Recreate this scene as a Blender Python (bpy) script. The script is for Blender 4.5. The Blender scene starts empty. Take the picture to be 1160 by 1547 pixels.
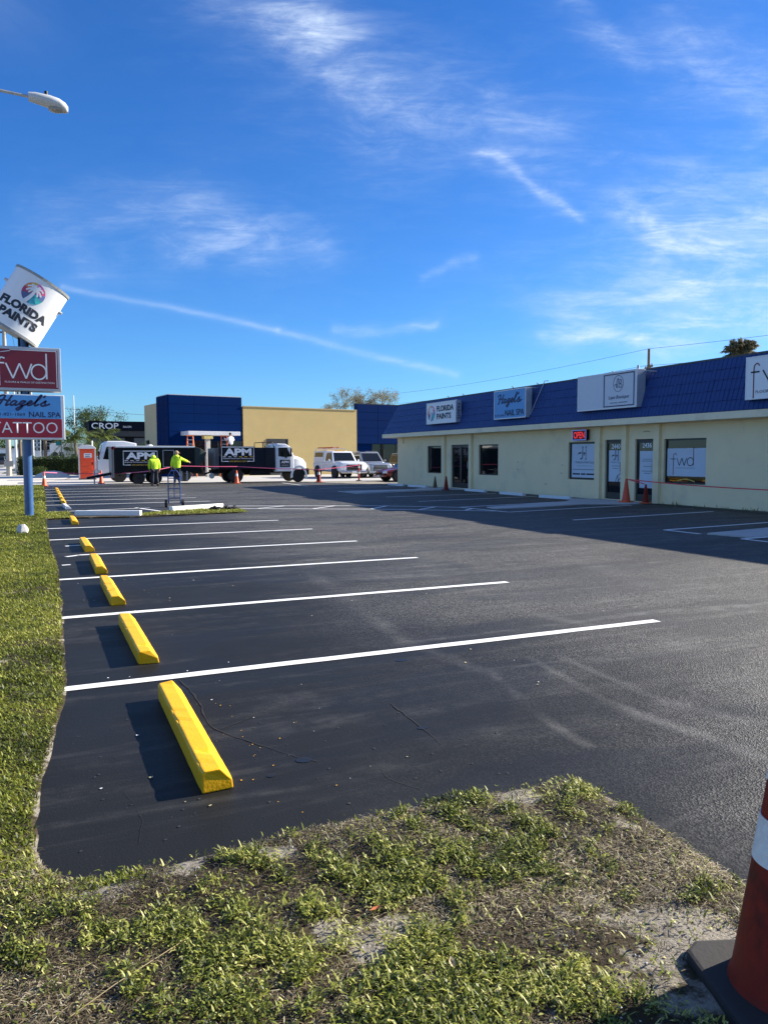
import bpy, bmesh, math, random
import numpy as np
from mathutils import Vector, Matrix, noise as mnoise
random.seed(7); rng = np.random.default_rng(11)
R = math.radians
scene = bpy.context.scene
COL = scene.collection

# ------------------------------------------------------------------ camera
PITCH, YAW, ROLL, CAM_H, FPX = 0.0717, 0.4174, -0.0024, 1.4808, 1164.8
fw = Vector((math.sin(YAW)*math.cos(PITCH), math.cos(YAW)*math.cos(PITCH), -math.sin(PITCH)))
rt0 = Vector((math.cos(YAW), -math.sin(YAW), 0)); up0 = rt0.cross(fw)
rt = rt0*math.cos(ROLL) + up0*math.sin(ROLL); up = up0*math.cos(ROLL) - rt0*math.sin(ROLL)
cd = bpy.data.cameras.new('camera'); cam = bpy.data.objects.new('camera', cd); COL.objects.link(cam)
cd.sensor_fit = 'VERTICAL'; cd.sensor_height = 36.0; cd.lens = FPX/1547*36.0
cd.clip_start = 0.05; cd.clip_end = 3000
m = Matrix.Identity(4)
for i in range(3):
    m[i][0] = rt[i]; m[i][1] = up[i]; m[i][2] = -fw[i]
m[2][3] = CAM_H
cam.matrix_world = m
scene.camera = cam

# ------------------------------------------------------------------ light
SUN_EL, SUN_AZ = R(26.6), R(-1.5)          # azimuth measured from +X towards +Y
sd = Vector((math.cos(SUN_EL)*math.cos(SUN_AZ), math.cos(SUN_EL)*math.sin(SUN_AZ), math.sin(SUN_EL)))
sl = bpy.data.lights.new('sun', 'SUN'); sl.energy = 5.0; sl.angle = R(0.5); sl.color = (1.0, 0.925, 0.80)
so = bpy.data.objects.new('sun', sl); COL.objects.link(so)
so.rotation_euler = sd.to_track_quat('Z', 'Y').to_euler(); so.location = (40, 0, 40)
vs = scene.view_settings
vs.view_transform = 'Standard'; vs.look = 'None'; vs.gamma = 1.0; vs.use_curve_mapping = False; vs.exposure = 1.27

world = bpy.data.worlds.new('World'); scene.world = world; world.use_nodes = True
wt = world.node_tree; wt.nodes.clear()
def wn(t, **k):
    n = wt.nodes.new(t)
    for a, b in k.items(): setattr(n, a, b)
    return n
def wmath(op, a, b=None, c=None, clamp=False):
    n = wn('ShaderNodeMath', operation=op); n.use_clamp = clamp
    for i, v in enumerate((a, b, c)):
        if v is None: continue
        if isinstance(v, (int, float)): n.inputs[i].default_value = v
        else: wt.links.new(v, n.inputs[i])
    return n.outputs[0]
def wvec(op, a, b):
    n = wn('ShaderNodeVectorMath', operation=op)
    for i, v in enumerate((a, b)):
        if isinstance(v, (tuple, list, Vector)): n.inputs[i].default_value = tuple(v)
        else: wt.links.new(v, n.inputs[i])
    return n.outputs['Value'] if op == 'DOT_PRODUCT' else n.outputs['Vector']
def wstep(x, a, b):
    n = wn('ShaderNodeMapRange', interpolation_type='SMOOTHSTEP')
    wt.links.new(x, n.inputs[0]); n.inputs[1].default_value = a; n.inputs[2].default_value = b
    n.inputs[3].default_value = 0; n.inputs[4].default_value = 1
    if a > b: n.inputs[1].default_value, n.inputs[2].default_value, n.inputs[3].default_value, n.inputs[4].default_value = b, a, 1, 0
    return n.outputs[0]
sky = wn('ShaderNodeTexSky', sky_type='NISHITA'); sky.sun_disc = False
sky.sun_elevation = SUN_EL; sky.sun_rotation = R(90) - SUN_AZ
sky.air_density = 1.0; sky.dust_density = 0.25; sky.ozone_density = 3.0; sky.altitude = 0
hs = wn('ShaderNodeHueSaturation'); hs.inputs['Saturation'].default_value = 1.22; hs.inputs['Value'].default_value = 1.0
wt.links.new(sky.outputs[0], hs.inputs['Color'])
tint = wn('ShaderNodeMix', data_type='RGBA', blend_type='MULTIPLY'); tint.inputs['Factor'].default_value = 1.0
wt.links.new(hs.outputs[0], tint.inputs['A']); tint.inputs['B'].default_value = (.45, .77, 1.17, 1)
tc = wn('ShaderNodeTexCoord'); D = tc.outputs['Generated']
# cirrus: fixed places on the sky dome, given as tangent coordinates about one fixed direction
du = wvec('DOT_PRODUCT', D, rt); dv = wvec('DOT_PRODUCT', D, up); dw = wmath('MAXIMUM', wvec('DOT_PRODUCT', D, fw), 0.05)
U = wmath('DIVIDE', du, dw); V = wmath('DIVIDE', dv, dw)
cmb = wn('ShaderNodeCombineXYZ'); wt.links.new(U, cmb.inputs[0]); wt.links.new(V, cmb.inputs[1])
def wnoise(vec, scale, detail=6, rough=0.6, dist=0.0, rot=0.0, sx=1.0, sy=1.0):
    mp = wn('ShaderNodeMapping'); wt.links.new(vec, mp.inputs[0])
    mp.inputs['Rotation'].default_value = (0, 0, rot); mp.inputs['Scale'].default_value = (sx, sy, 1)
    n = wn('ShaderNodeTexNoise'); n.inputs['Scale'].default_value = scale; n.inputs['Detail'].default_value = detail
    n.inputs['Roughness'].default_value = rough; n.inputs['Distortion'].default_value = dist
    wt.links.new(mp.outputs[0], n.inputs['Vector']); return n.outputs[0]
w1 = wmath('SUBTRACT', wnoise(cmb.outputs[0], 3.5, 4), 0.5); w2 = wmath('SUBTRACT', wnoise(cmb.outputs[0], 4.1, 4, rot=1.0), 0.5)
UW = wmath('MULTIPLY_ADD', w1, 0.10, U); VW = wmath('MULTIPLY_ADD', w2, 0.10, V)
def wisp(x0, y0, x1, y1, wid, amp, uu=None, vv=None):
    uu = uu or UW; vv = vv or VW
    a = ((x0-580)/FPX, (773.5-y0)/FPX); b = ((x1-580)/FPX, (773.5-y1)/FPX)
    ex, ey = b[0]-a[0], b[1]-a[1]; L2 = ex*ex+ey*ey
    px = wmath('SUBTRACT', uu, a[0]); py = wmath('SUBTRACT', vv, a[1])
    t = wmath('MULTIPLY_ADD', px, ex/L2, wmath('MULTIPLY', py, ey/L2), clamp=True)
    dx = wmath('MULTIPLY_ADD', t, -ex, px); dy = wmath('MULTIPLY_ADD', t, -ey, py)
    d2 = wmath('ADD', wmath('MULTIPLY', dx, dx), wmath('MULTIPLY', dy, dy))
    w = wid*.78/FPX
    g = wmath('DIVIDE', 1.0, wmath('ADD', 1.0, wmath('MULTIPLY', wmath('POWER', wmath('MULTIPLY', d2, 1/(w*w)), 1.4), 1.0)))
    return wmath('MULTIPLY', g, amp)
wl = [wisp(340, -20, 480, 70, 60, .50), wisp(480, 70, 600, 180, 55, .55), wisp(600, 150, 800, 220, 70, .42), wisp(730, 235, 865, 338, 11, .75),
      wisp(930, 320, 990, 360, 22, .75), wisp(980, 375, 1160, 352, 30, .80), wisp(940, 300, 1160, 300, 70, .35), wisp(980, 385, 1020, 405, 10, .6),
      wisp(1040, 60, 1200, 160, 60, .50), wisp(870, 10, 960, 80, 26, .45), wisp(870, 470, 1160, 500, 60, .60), wisp(1050, 440, 1400, 470, 90, .75),
      wisp(250, 375, 480, 370, 30, .62), wisp(300, 320, 420, 350, 40, .30), wisp(270, 398, 300, 405, 10, .4), wisp(500, 488, 660, 486, 8, .42), wisp(640, 410, 720, 398, 8, .3),
      wisp(60, 330, 260, 310, 50, .22), wisp(820, 510, 980, 508, 9, .45), wisp(130, 400, 170, 400, 26, .25)]
tot = wl[0]
for x in wl[1:]: tot = wmath('ADD', tot, x)
na = wstep(wnoise(cmb.outputs[0], 5.0, 9, 0.62, 0.6, rot=R(35), sx=1.0, sy=2.6), .34, .74)
nb = wstep(wnoise(cmb.outputs[0], 16.0, 8, 0.65, 0.8, rot=R(-30), sx=1.0, sy=2.2), .30, .75)
nc = wstep(wnoise(cmb.outputs[0], 9.0, 10, 0.68, 0.5, rot=R(40), sx=.8, sy=4.5), .36, .70)
tex = wmath('MULTIPLY', wmath('MULTIPLY_ADD', nb, .45, wmath('MULTIPLY', na, .80)), wmath('MULTIPLY_ADD', nc, 1.0, .35))
cov = wmath('MULTIPLY', tot, wmath('ADD', tex, .12))
fill_cloud = wmath('MULTIPLY', wstep(wnoise(D, 2.2, 9, .6, .7, sx=1.0, sy=1.8), .40, .80), wstep(wvec('DOT_PRODUCT', D, fw), .84, .62))  # unseen cloud outside the view, added to brighten and whiten the ambient light
fill_cloud = wmath('MULTIPLY', fill_cloud, .95)
cov = wmath('ADD', cov, fill_cloud)
tr_w = wmath('MULTIPLY_ADD', w2, 0.018, V)
trail = wmath('MULTIPLY', wisp(95, 434, 420, 498, 5, .34, U, tr_w), wmath('ADD', na, .5))
trail2 = wmath('MULTIPLY', wisp(420, 498, 690, 567, 6, .30, U, tr_w), wmath('ADD', nb, .5))
cov = wmath('ADD', cov, wmath('ADD', trail, trail2))
cov = wmath('MINIMUM', wmath('MULTIPLY', cov, 0.62), .80)
mx = wn('ShaderNodeMix', data_type='RGBA'); wt.links.new(cov, mx.inputs['Factor'])
wt.links.new(tint.outputs['Result'], mx.inputs['A']); mx.inputs['B'].default_value = (5.7, 6.7, 8.1, 1)
bg = wn('ShaderNodeBackground'); bg.inputs['Strength'].default_value = 0.064
wt.links.new(mx.outputs['Result'], bg.inputs['Color'])
wo = wn('ShaderNodeOutputWorld'); wt.links.new(bg.outputs[0], wo.inputs[0])

# ------------------------------------------------------------------ materials
def srgb(r, g, b):
    f = lambda c: c/12.92 if c <= .04045 else ((c+.055)/1.055)**2.4
    return (f(r/255), f(g/255), f(b/255))
MATS = {}
class NT:
    def __init__(s, name):
        s.m = bpy.data.materials.new(name); s.m.use_nodes = True; s.t = s.m.node_tree
        s.b = s.t.nodes['Principled BSDF']; s.tc = s.t.nodes.new('ShaderNodeTexCoord'); s.O = s.tc.outputs['Object']
    def n(s, t, **k):
        n = s.t.nodes.new(t)
        for a, b in k.items(): setattr(n, a, b)
        return n
    def l(s, a, b): s.t.links.new(a, b)
    def noise(s, scale, detail=4, rough=.55, dist=0, vec=None, sc=None, rot=0):
        v = vec or s.O
        if sc:
            mp = s.n('ShaderNodeMapping'); s.l(v, mp.inputs[0]); mp.inputs['Scale'].default_value = sc; mp.inputs['Rotation'].default_value = (0, 0, rot); v = mp.outputs[0]
        n = s.n('ShaderNodeTexNoise'); n.inputs['Scale'].default_value = scale; n.inputs['Detail'].default_value = detail
        n.inputs['Roughness'].default_value = rough; n.inputs['Distortion'].default_value = dist; s.l(v, n.inputs['Vector']); return n.outputs[0]
    def math(s, op, a, b=None, c=None, clamp=False):
        n = s.n('ShaderNodeMath', operation=op); n.use_clamp = clamp
        for i, v in enumerate((a, b, c)):
            if v is None: continue
            if isinstance(v, (int, float)): n.inputs[i].default_value = v
            else: s.l(v, n.inputs[i])
        return n.outputs[0]
    def step(s, x, a, b, lo=0, hi=1):
        n = s.n('ShaderNodeMapRange', interpolation_type='SMOOTHSTEP'); s.l(x, n.inputs[0])
        for i, v in zip((1, 2, 3, 4), (a, b, lo, hi)): n.inputs[i].default_value = v
        return n.outputs[0]
    def mix(s, f, a, b):
        n = s.n('ShaderNodeMix', data_type='RGBA')
        for k, v in (('Factor', f), ('A', a), ('B', b)):
            if isinstance(v, (int, float)): n.inputs[k].default_value = v
            elif isinstance(v, tuple): n.inputs[k].default_value = (*v[:3], 1)
            else: s.l(v, n.inputs[k])
        return n.outputs['Result']
    def bump(s, h, strength, dist=.01, prev=None):
        n = s.n('ShaderNodeBump')
        if isinstance(strength, (int, float)): n.inputs['Strength'].default_value = strength
        else: s.l(strength, n.inputs['Strength'])
        n.inputs['Distance'].default_value = dist; s.l(h, n.inputs['Height'])
        if prev is not None: s.l(prev, n.inputs['Normal'])
        return n.outputs[0]
    def set(s, **k):
        for a, v in k.items():
            i = s.b.inputs[a.replace('_', ' ')]
            if isinstance(v, tuple): i.default_value = (*v[:3], 1) if len(i.default_value) == 4 else v
            elif isinstance(v, (int, float)): i.default_value = v
            else: s.l(v, i)
        return s.m
def mat(name, col, rough=.6, metal=0.0, var=.12, scale=6, bump=0.0, bscale=80, bdist=.004, spec=.5, coat=0.0, dirt=None, dscale=1.5, damt=.4):
    if name in MATS: return MATS[name]
    s = NT(name)
    f = s.noise(scale, 5)
    c = s.mix(f, tuple(max(0, x*(1-2*var)) for x in col), tuple(min(1, x*(1+2*var)) for x in col)) if var > 0 else col
    if dirt: c = s.mix(s.step(s.noise(dscale, 6, .65), .5, .75, 0, damt), c, dirt)
    s.set(Base_Color=c, Roughness=s.step(f, .2, .8, rough*.9, min(1, rough*1.1)), Metallic=metal, Specular_IOR_Level=spec, Coat_Weight=coat)
    if bump: s.set(Normal=s.bump(s.noise(bscale, 4), bump, bdist))
    MATS[name] = s.m; return s.m

def asphalt_material():
    s = NT('sealed_asphalt')
    sep = s.n('ShaderNodeSeparateXYZ'); s.l(s.O, sep.inputs[0]); X, Y = sep.outputs[0], sep.outputs[1]
    big = s.noise(.35, 4); mid = s.noise(1.1, 5, .6, .5); fine = s.noise(40, 3)
    # coarse worn zone (drive lane) against the freshly sealed stalls
    zx = s.math('ADD', X, s.math('MULTIPLY_ADD', big, 3.2, s.math('MULTIPLY', mid, 1.4)))
    zone = s.step(zx, 3.6, 7.4)
    patch = s.step(s.noise(.55, 3, .5, .8, sc=(.6, 1.3, 1), rot=.5), .50, .56)
    patch2 = s.step(s.noise(.4, 3, .5, 1.2, sc=(.5, 1.6, 1), rot=-.3), .53, .57)
    scuff = s.math('MULTIPLY', s.step(s.noise(1.1, 6, .68, .6, sc=(.35, 2.2, 1), rot=R(-52)), .50, .72), s.step(s.noise(5, 5, .7), .30, .65))
    scuff2 = s.math('MULTIPLY', s.step(s.noise(1.6, 6, .7, .4, sc=(.25, 2.6, 1), rot=R(-22)), .50, .72), s.step(s.noise(7, 4, .7), .32, .7))
    scf = s.math('ADD', scuff, s.math('MULTIPLY', scuff2, .8), clamp=True)
    vor = s.n('ShaderNodeTexVoronoi'); vor.inputs['Scale'].default_value = 112; s.l(s.O, vor.inputs['Vector'])
    agg = vor.outputs['Distance']; vc = s.n('ShaderNodeSeparateColor'); s.l(vor.outputs['Color'], vc.inputs[0])
    c0 = s.mix(s.math('MULTIPLY', mid, 1.0), (.0075, .0078, .0078), (.0150, .0154, .0152))
    c1 = s.mix(s.math('POWER', vc.outputs[0], 2.0), (.004, .004, .004), (.200, .194, .178))
    c1 = s.mix(s.math('MULTIPLY', patch, .45), c1, (.022, .022, .022))
    c = s.mix(zone, c0, c1)
    c = s.mix(s.math('MULTIPLY', patch2, .35), c, (.011, .011, .011))
    c = s.mix(s.math('MULTIPLY', scf, s.step(zone, 0, 1, .20, .75)), c, (.17, .165, .152))
    # pale curved tyre scuffs where cars swing out of the stalls
    wx = s.math('MULTIPLY_ADD', s.noise(.8, 2), .22, s.math('SUBTRACT', X, .11)); wy = s.math('MULTIPLY_ADD', s.noise(.9, 2), .22, s.math('SUBTRACT', Y, .11)); arcs = None
    for (ax, ay), (bx, by), wd, am in (((3.29, 10.3), (2.84, 7.05), .16, .35), ((2.84, 7.05), (2.64, 5.4), .12, .6), ((2.64, 5.4), (2.72, 4.4), .09, .4), ((2.72, 4.4), (2.5, 3.1), .05, .6), ((3.2, 4.7), (3.05, 3.6), .05, .7), ((3.05, 3.6), (3.2, 2.5), .08, .8), ((3.45, 4.6), (3.4, 3.5), .06, .6), ((3.4, 3.5), (3.7, 2.7), .10, .8), ((4.2, 6.2), (4.6, 4.4), .10, .5), ((5.5, 11), (4.3, 8.0), .25, .3), ((7, 9), (6.2, 6), .3, .3), ((1.1, 4.35), (1.45, 4.5), .12, .35)):
        ex, ey = bx-ax, by-ay; L2 = ex*ex+ey*ey
        px = s.math('SUBTRACT', wx, ax); py = s.math('SUBTRACT', wy, ay); t = s.math('MULTIPLY_ADD', px, ex/L2, s.math('MULTIPLY', py, ey/L2), clamp=True)
        dx = s.math('MULTIPLY_ADD', t, -ex, px); dy = s.math('MULTIPLY_ADD', t, -ey, py)
        d = s.math('SQRT', s.math('ADD', s.math('MULTIPLY', dx, dx), s.math('MULTIPLY', dy, dy)))
        g_ = s.step(d, 0, wd*1.25, am*.5, 0); arcs = g_ if arcs is None else s.math('MAXIMUM', arcs, g_)
    arcs = s.math('MULTIPLY', arcs, s.math('MULTIPLY', s.math('ADD', vc.outputs[1], .35), s.step(s.noise(1.7, 5, .7), .36, .66, .05, 1.0)))
    c = s.mix(arcs, c, (.22, .215, .20))
    dust = s.math('MULTIPLY', s.step(s.noise(60, 2, .5), .68, .76), s.step(s.noise(2.2, 4), .45, .7))
    c = s.mix(s.math('MULTIPLY', dust, .35), c, (.17, .16, .14))
    h = s.math('ADD', s.math('MULTIPLY', agg, 1.0), s.math('MULTIPLY', fine, .3))
    s_bd = .009
    n1 = s.bump(h, s.step(zone, 0, 1, .10, 1.0), s_bd)
    n2 = s.bump(s.noise(.9, 3), .35, .05, n1)
    ro = s.math('SUBTRACT', s.step(zone, 0, 1, .62, .66), s.math('MULTIPLY', patch, .06))
    return s.set(Base_Color=c, Roughness=ro, Normal=n2, Specular_IOR_Level=s.step(zone, 0, 1, .18, .34))
def soil_material():
    s = NT('sandy_soil')
    a = s.noise(3.0, 6, .65, .4); b = s.noise(14, 5, .65); g = s.noise(160, 3, .6)
    sand = s.mix(g, (.15, .130, .10), (.42, .38, .31))
    duff = s.mix(b, (.014, .011, .006), (.10, .075, .04))
    at = s.n('ShaderNodeAttribute', attribute_name='bare')
    mk = s.math('ADD', s.math('MULTIPLY_ADD', b, .45, a), s.math('MULTIPLY_ADD', at.outputs['Fac'], .26, -.22))
    c = s.mix(s.step(mk, .56, .68), duff, sand)
    peb = s.step(s.noise(220, 2), .62, .7); c = s.mix(s.math('MULTIPLY', peb, .5), c, (.05, .045, .035))
    n = s.bump(s.math('ADD', s.noise(70, 5, .7), s.math('MULTIPLY', b, 1.2)), .9, .012)
    return s.set(Base_Color=c, Roughness=.95, Normal=n, Specular_IOR_Level=.2)
def concrete_material(name, c0, c1, sc=1.0):
    s = NT(name); a = s.noise(.8*sc, 6, .65); b = s.noise(25*sc, 4, .6)
    c = s.mix(a, c0, c1); c = s.mix(s.step(b, .55, .75, 0, .35), c, tuple(x*.55 for x in c0))
    return s.set(Base_Color=c, Roughness=.88, Normal=s.bump(b, .3, .006), Specular_IOR_Level=.3)
def blade_material(name, ramp, trans=.25):
    s = NT(name)
    at = s.n('ShaderNodeAttribute', attribute_name='tone')
    cr = s.n('ShaderNodeValToRGB'); el = cr.color_ramp.elements
    while len(el) < len(ramp): el.new(.5)
    for e, (p, c) in zip(el, ramp): e.position = p; e.color = (*c, 1)
    s.l(at.outputs['Fac'], cr.inputs[0])
    m_ = s.set(Base_Color=cr.outputs[0], Roughness=.5, Specular_IOR_Level=.35)
    if trans:
        tr = s.n('ShaderNodeBsdfTranslucent'); s.l(cr.outputs[0], tr.inputs[0])
        ms = s.n('ShaderNodeMixShader'); ms.inputs[0].default_value = trans
        out = s.t.nodes['Material Output']; s.l(s.b.outputs[0], ms.inputs[1]); s.l(tr.outputs[0], ms.inputs[2]); s.l(ms.outputs[0], out.inputs[0])
    return m_
def line_paint():
    s = NT('white_line_paint'); w = s.step(s.noise(9, 6, .7), .56, .72); w2 = s.step(s.noise(90, 3), .6, .72)
    c = s.mix(s.math('MULTIPLY', w, .35), (.80, .80, .78), (.45, .45, .44)); c = s.mix(s.math('MULTIPLY', w2, .3), c, (.2, .2, .2))
    return s.set(Base_Color=c, Roughness=.6, Normal=s.bump(s.noise(120, 2), .35, .004))
def glass_dark(name, col=(.006, .008, .010)):
    if name in MATS: return MATS[name]
    s = NT(name); MATS[name] = s.m
    return s.set(Base_Color=col, Roughness=.03, Specular_IOR_Level=.55, Normal=s.bump(s.noise(1.2, 2), .04, .02))
def stop_yellow():
    s = NT('yellow_stop_paint'); sep = s.n('ShaderNodeSeparateXYZ'); s.l(s.O, sep.inputs[0])
    a = s.noise(60, 4, .6); f = s.math('MAXIMUM', s.step(s.noise(7, 6, .7), .60, .72), s.step(s.noise(38, 3, .6), .68, .74, 0, 1.6))
    c = s.mix(s.noise(5, 4), (.82, .40, .002), (.88, .46, .004)); c = s.mix(s.math('MULTIPLY', f, .42), c, (.34, .20, .02))
    return s.set(Base_Color=c, Roughness=.5, Normal=s.bump(a, .5, .004), Specular_IOR_Level=.4)

ASPH = asphalt_material(); SOIL = soil_material(); LINE = line_paint()
CONC = concrete_material('pale_concrete', (.38, .36, .33), (.56, .54, .50))
CONC2 = concrete_material('grey_concrete', (.36, .36, .35), (.50, .50, .48), 2)
ROADM = concrete_material('road_grey', (.16, .16, .16), (.24, .24, .235), .3)
STOPY = stop_yellow()
WHITE = mat('white_paint', (.78, .78, .76), .45, var=.05, dirt=(.45, .43, .38), damt=.25)
WHITE_STOP = mat('white_stop_paint', (.72, .73, .74), .7, var=.08, bump=.4, dirt=(.4, .38, .33), damt=.35, dscale=6)
CREAM = mat('cream_stucco', (.86, .70, .43), .9, var=.05, scale=1.2, bump=.5, bscale=55, bdist=.006, dirt=(.40, .36, .27), damt=.3, dscale=.9, spec=.25)
CREAM2 = mat('cream_trim', (.86, .73, .49), .75, var=.05, scale=2, bump=.15, dirt=(.4, .35, .25), damt=.3)
ROOFB = mat('blue_roof_paint', (.008, .036, .165), .45, var=.14, scale=1.6, bump=.15, bscale=30, dirt=(.012, .03, .10), damt=.5)
ROOFD = mat('dark_roof_edge', (.05, .06, .07), .6)
BRONZE = mat('dark_bronze_frame', (.02, .02, .021), .4, var=.1)
GLASS = glass_dark('dark_window_glass')
POSTER = mat('poster_vinyl', (.52, .58, .66), .45, var=.04, scale=1.5)
INK = mat('dark_ink', (.02, .025, .04), .6, var=0)
INKW = mat('white_ink', (.85, .85, .85), .5, var=0)
INKG = mat('grey_ink', (.22, .25, .29), .6, var=0)
NAVY = mat('navy_ink', (.012, .02, .09), .5, var=0)
BLACKP = mat('black_paint', (.005, .006, .007), .45, var=.1, dirt=(.03, .03, .03), damt=.2, spec=.2)
NAVYP = mat('navy_truck_paint', (.004, .007, .016), .4, var=.1, dirt=(.03, .03, .03), damt=.15, spec=.25)
RUBBER = mat('black_rubber', (.018, .018, .018), .8, var=.15, bump=.2)
RIM = mat('dull_steel_rim', (.35, .35, .35), .4, .7)
RIMD = mat('dark_rim', (.05, .05, .05), .5, .4)
CARW = mat('white_car_paint', (.78, .79, .80), .25, var=.02, coat=.5)
CARS = mat('silver_car_paint', (.36, .375, .39), .28, .5, var=.03, coat=.5)
CARR = mat('maroon_car_paint', (.17, .018, .018), .25, var=.05, coat=.6)
CARK = mat('dark_car_paint', (.02, .025, .035), .25, var=.05, coat=.6)
CHROME = mat('chrome_trim', (.6, .6, .62), .2, .9, var=.03)
LAMPW = mat('clear_headlamp', (.75, .77, .8), .1, var=.02)
LAMPR = mat('red_tail_lamp', (.45, .01, .01), .2, var=0)
ORANGE = mat('orange_cone_plastic', (.78, .10, .015), .45, var=.1, dirt=(.25, .06, .02), damt=.5, dscale=4)
ORDIRTY_SHADE = mat('dirty_shaded_cone', (.19, .013, .005), .6, var=.3, scale=14, dirt=(.018, .007, .005), damt=.85, dscale=6, bump=.2, spec=.25)  # dirt plus shade: darkness of the unlit side is put into the colour
BANDW = mat('white_reflective_band', (.74, .73, .70), .5, var=.1, scale=40, bump=.4, bscale=120, dirt=(.28, .22, .18), damt=.7, dscale=9)
PINK = mat('pink_flagging', (.80, .13, .26), .5, var=.05)
REDT = mat('red_flagging', (.70, .05, .06), .5, var=.05)
STEEL = mat('galvanised_steel', (.42, .43, .44), .45, .5)
POLEB = mat('blue_pole_paint', (.035, .10, .25), .35, var=.15, coat=.2, dirt=(.1, .16, .26), damt=.4)
CONCP = mat('concrete_pole', (.40, .37, .32), .85, var=.1, bump=.2)
WOOD = mat('weathered_wood_pole', (.16, .12, .085), .85, var=.2)
TAN = mat('tan_stucco', (.50, .375, .165), .9, var=.06, scale=.8, bump=.4, bscale=12, bdist=.03, dirt=(.52, .35, .13), damt=.5, dscale=.35, spec=.2)
TANS = mat('tan_side_stucco', (.58, .47, .27), .9, var=.06, scale=.8, bump=.3, bscale=12, bdist=.02, spec=.2)
BLUEP = mat('royal_blue_panel', (.0006, .015, .078), .7, var=.1, scale=.7, spec=.03)
BLUEJ = mat('panel_joint_blue', (.004, .03, .11), .6, spec=.05)
HIVIS = mat('hi_vis_fabric', (.60, .92, .03), .75, var=.1, scale=9, bump=.3, bscale=20, bdist=.02)
JEANS = mat('dark_work_trousers', (.018, .020, .032), .85, var=.2, scale=9)
SKIN = mat('skin', (.45, .26, .17), .55, var=.06)
BOOT = mat('brown_boot', (.05, .035, .025), .7)
SHIRT = mat('white_shirt', (.75, .76, .78), .8, var=.05)
HAIR = mat('dark_hair', (.02, .015, .012), .7)
HANDB = mat('blue_hand_truck_paint', (.025, .07, .24), .4, var=.1)
PORTA = mat('orange_red_plastic', (.78, .075, .015), .45, var=.06)
ROOFW = mat('translucent_white_roof', (.75, .73, .70), .5, var=.05)
LADO = mat('orange_fibreglass', (.75, .16, .03), .5)
BARK = mat('grey_bark', (.14, .11, .085), .9, var=.2, scale=12, bump=.4)
STONE = mat('white_rock', (.60, .58, .54), .85, var=.2, bump=.6, bscale=30)
REDF = mat('maroon_sign_face', (.20, .006, .022), .35, var=.12, scale=2)
REDF2 = mat('crimson_sign_face', (.36, .006, .028), .35, var=.06)
SKYF = mat('sky_blue_sign_face', (.085, .32, .66), .4, var=.05)
SKYF2 = mat('wall_sign_blue_face', (.09, .31, .62), .45, var=.05)
WHITEF = mat('white_sign_face', (.80, .80, .80), .4, var=.03)
GREYF = mat('pale_sign_face', (.60, .63, .68), .5, var=.03)
ALU = mat('aluminium_cabinet', (.50, .51, .53), .4, .4, var=.06)
NEON = NT('neon_red'); NEON.set(Base_Color=(.8, .02, .03), Emission_Color=(1, .05, .06), Emission_Strength=.30); NEON = NEON.m
NEONB = NT('neon_blue'); NEONB.set(Base_Color=(.2, .3, .8), Emission_Color=(.25, .35, 1), Emission_Strength=.16); NEONB = NEONB.m
GRASS = blade_material('lawn_blades', [(0, (.030, .040, .006)), (.28, (.115, .145, .016)), (.6, (.30, .32, .040)), (1, (.54, .50, .15))], .35)
WEED = blade_material('weed_leaves', [(0, (.018, .026, .005)), (.3, (.10, .13, .016)), (.6, (.32, .34, .05)), (1, (.62, .58, .22))], .3)
THATCH = blade_material('dry_thatch', [(0, (.010, .008, .005)), (.4, (.060, .045, .026)), (.7, (.24, .19, .10)), (1, (.62, .54, .36))], .1)
LEAF = blade_material('tree_leaves', [(0, (.020, .042, .010)), (.5, (.055, .085, .018)), (1, (.13, .16, .035))])
LEAFD = blade_material('hedge_leaves', [(0, (.018, .035, .008)), (.6, (.05, .085, .014)), (1, (.13, .17, .03))])
LEAFP = blade_material('palm_fronds', [(0, (.04, .065, .012)), (.5, (.10, .14, .025)), (1, (.24, .26, .06))])
LEAFG = blade_material('hazed_palm_fronds', [(0, (.11, .10, .06)), (.5, (.24, .21, .11)), (1, (.40, .36, .20))], .4)  # lightened to paint in the flare haze that washes over the right palm

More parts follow.
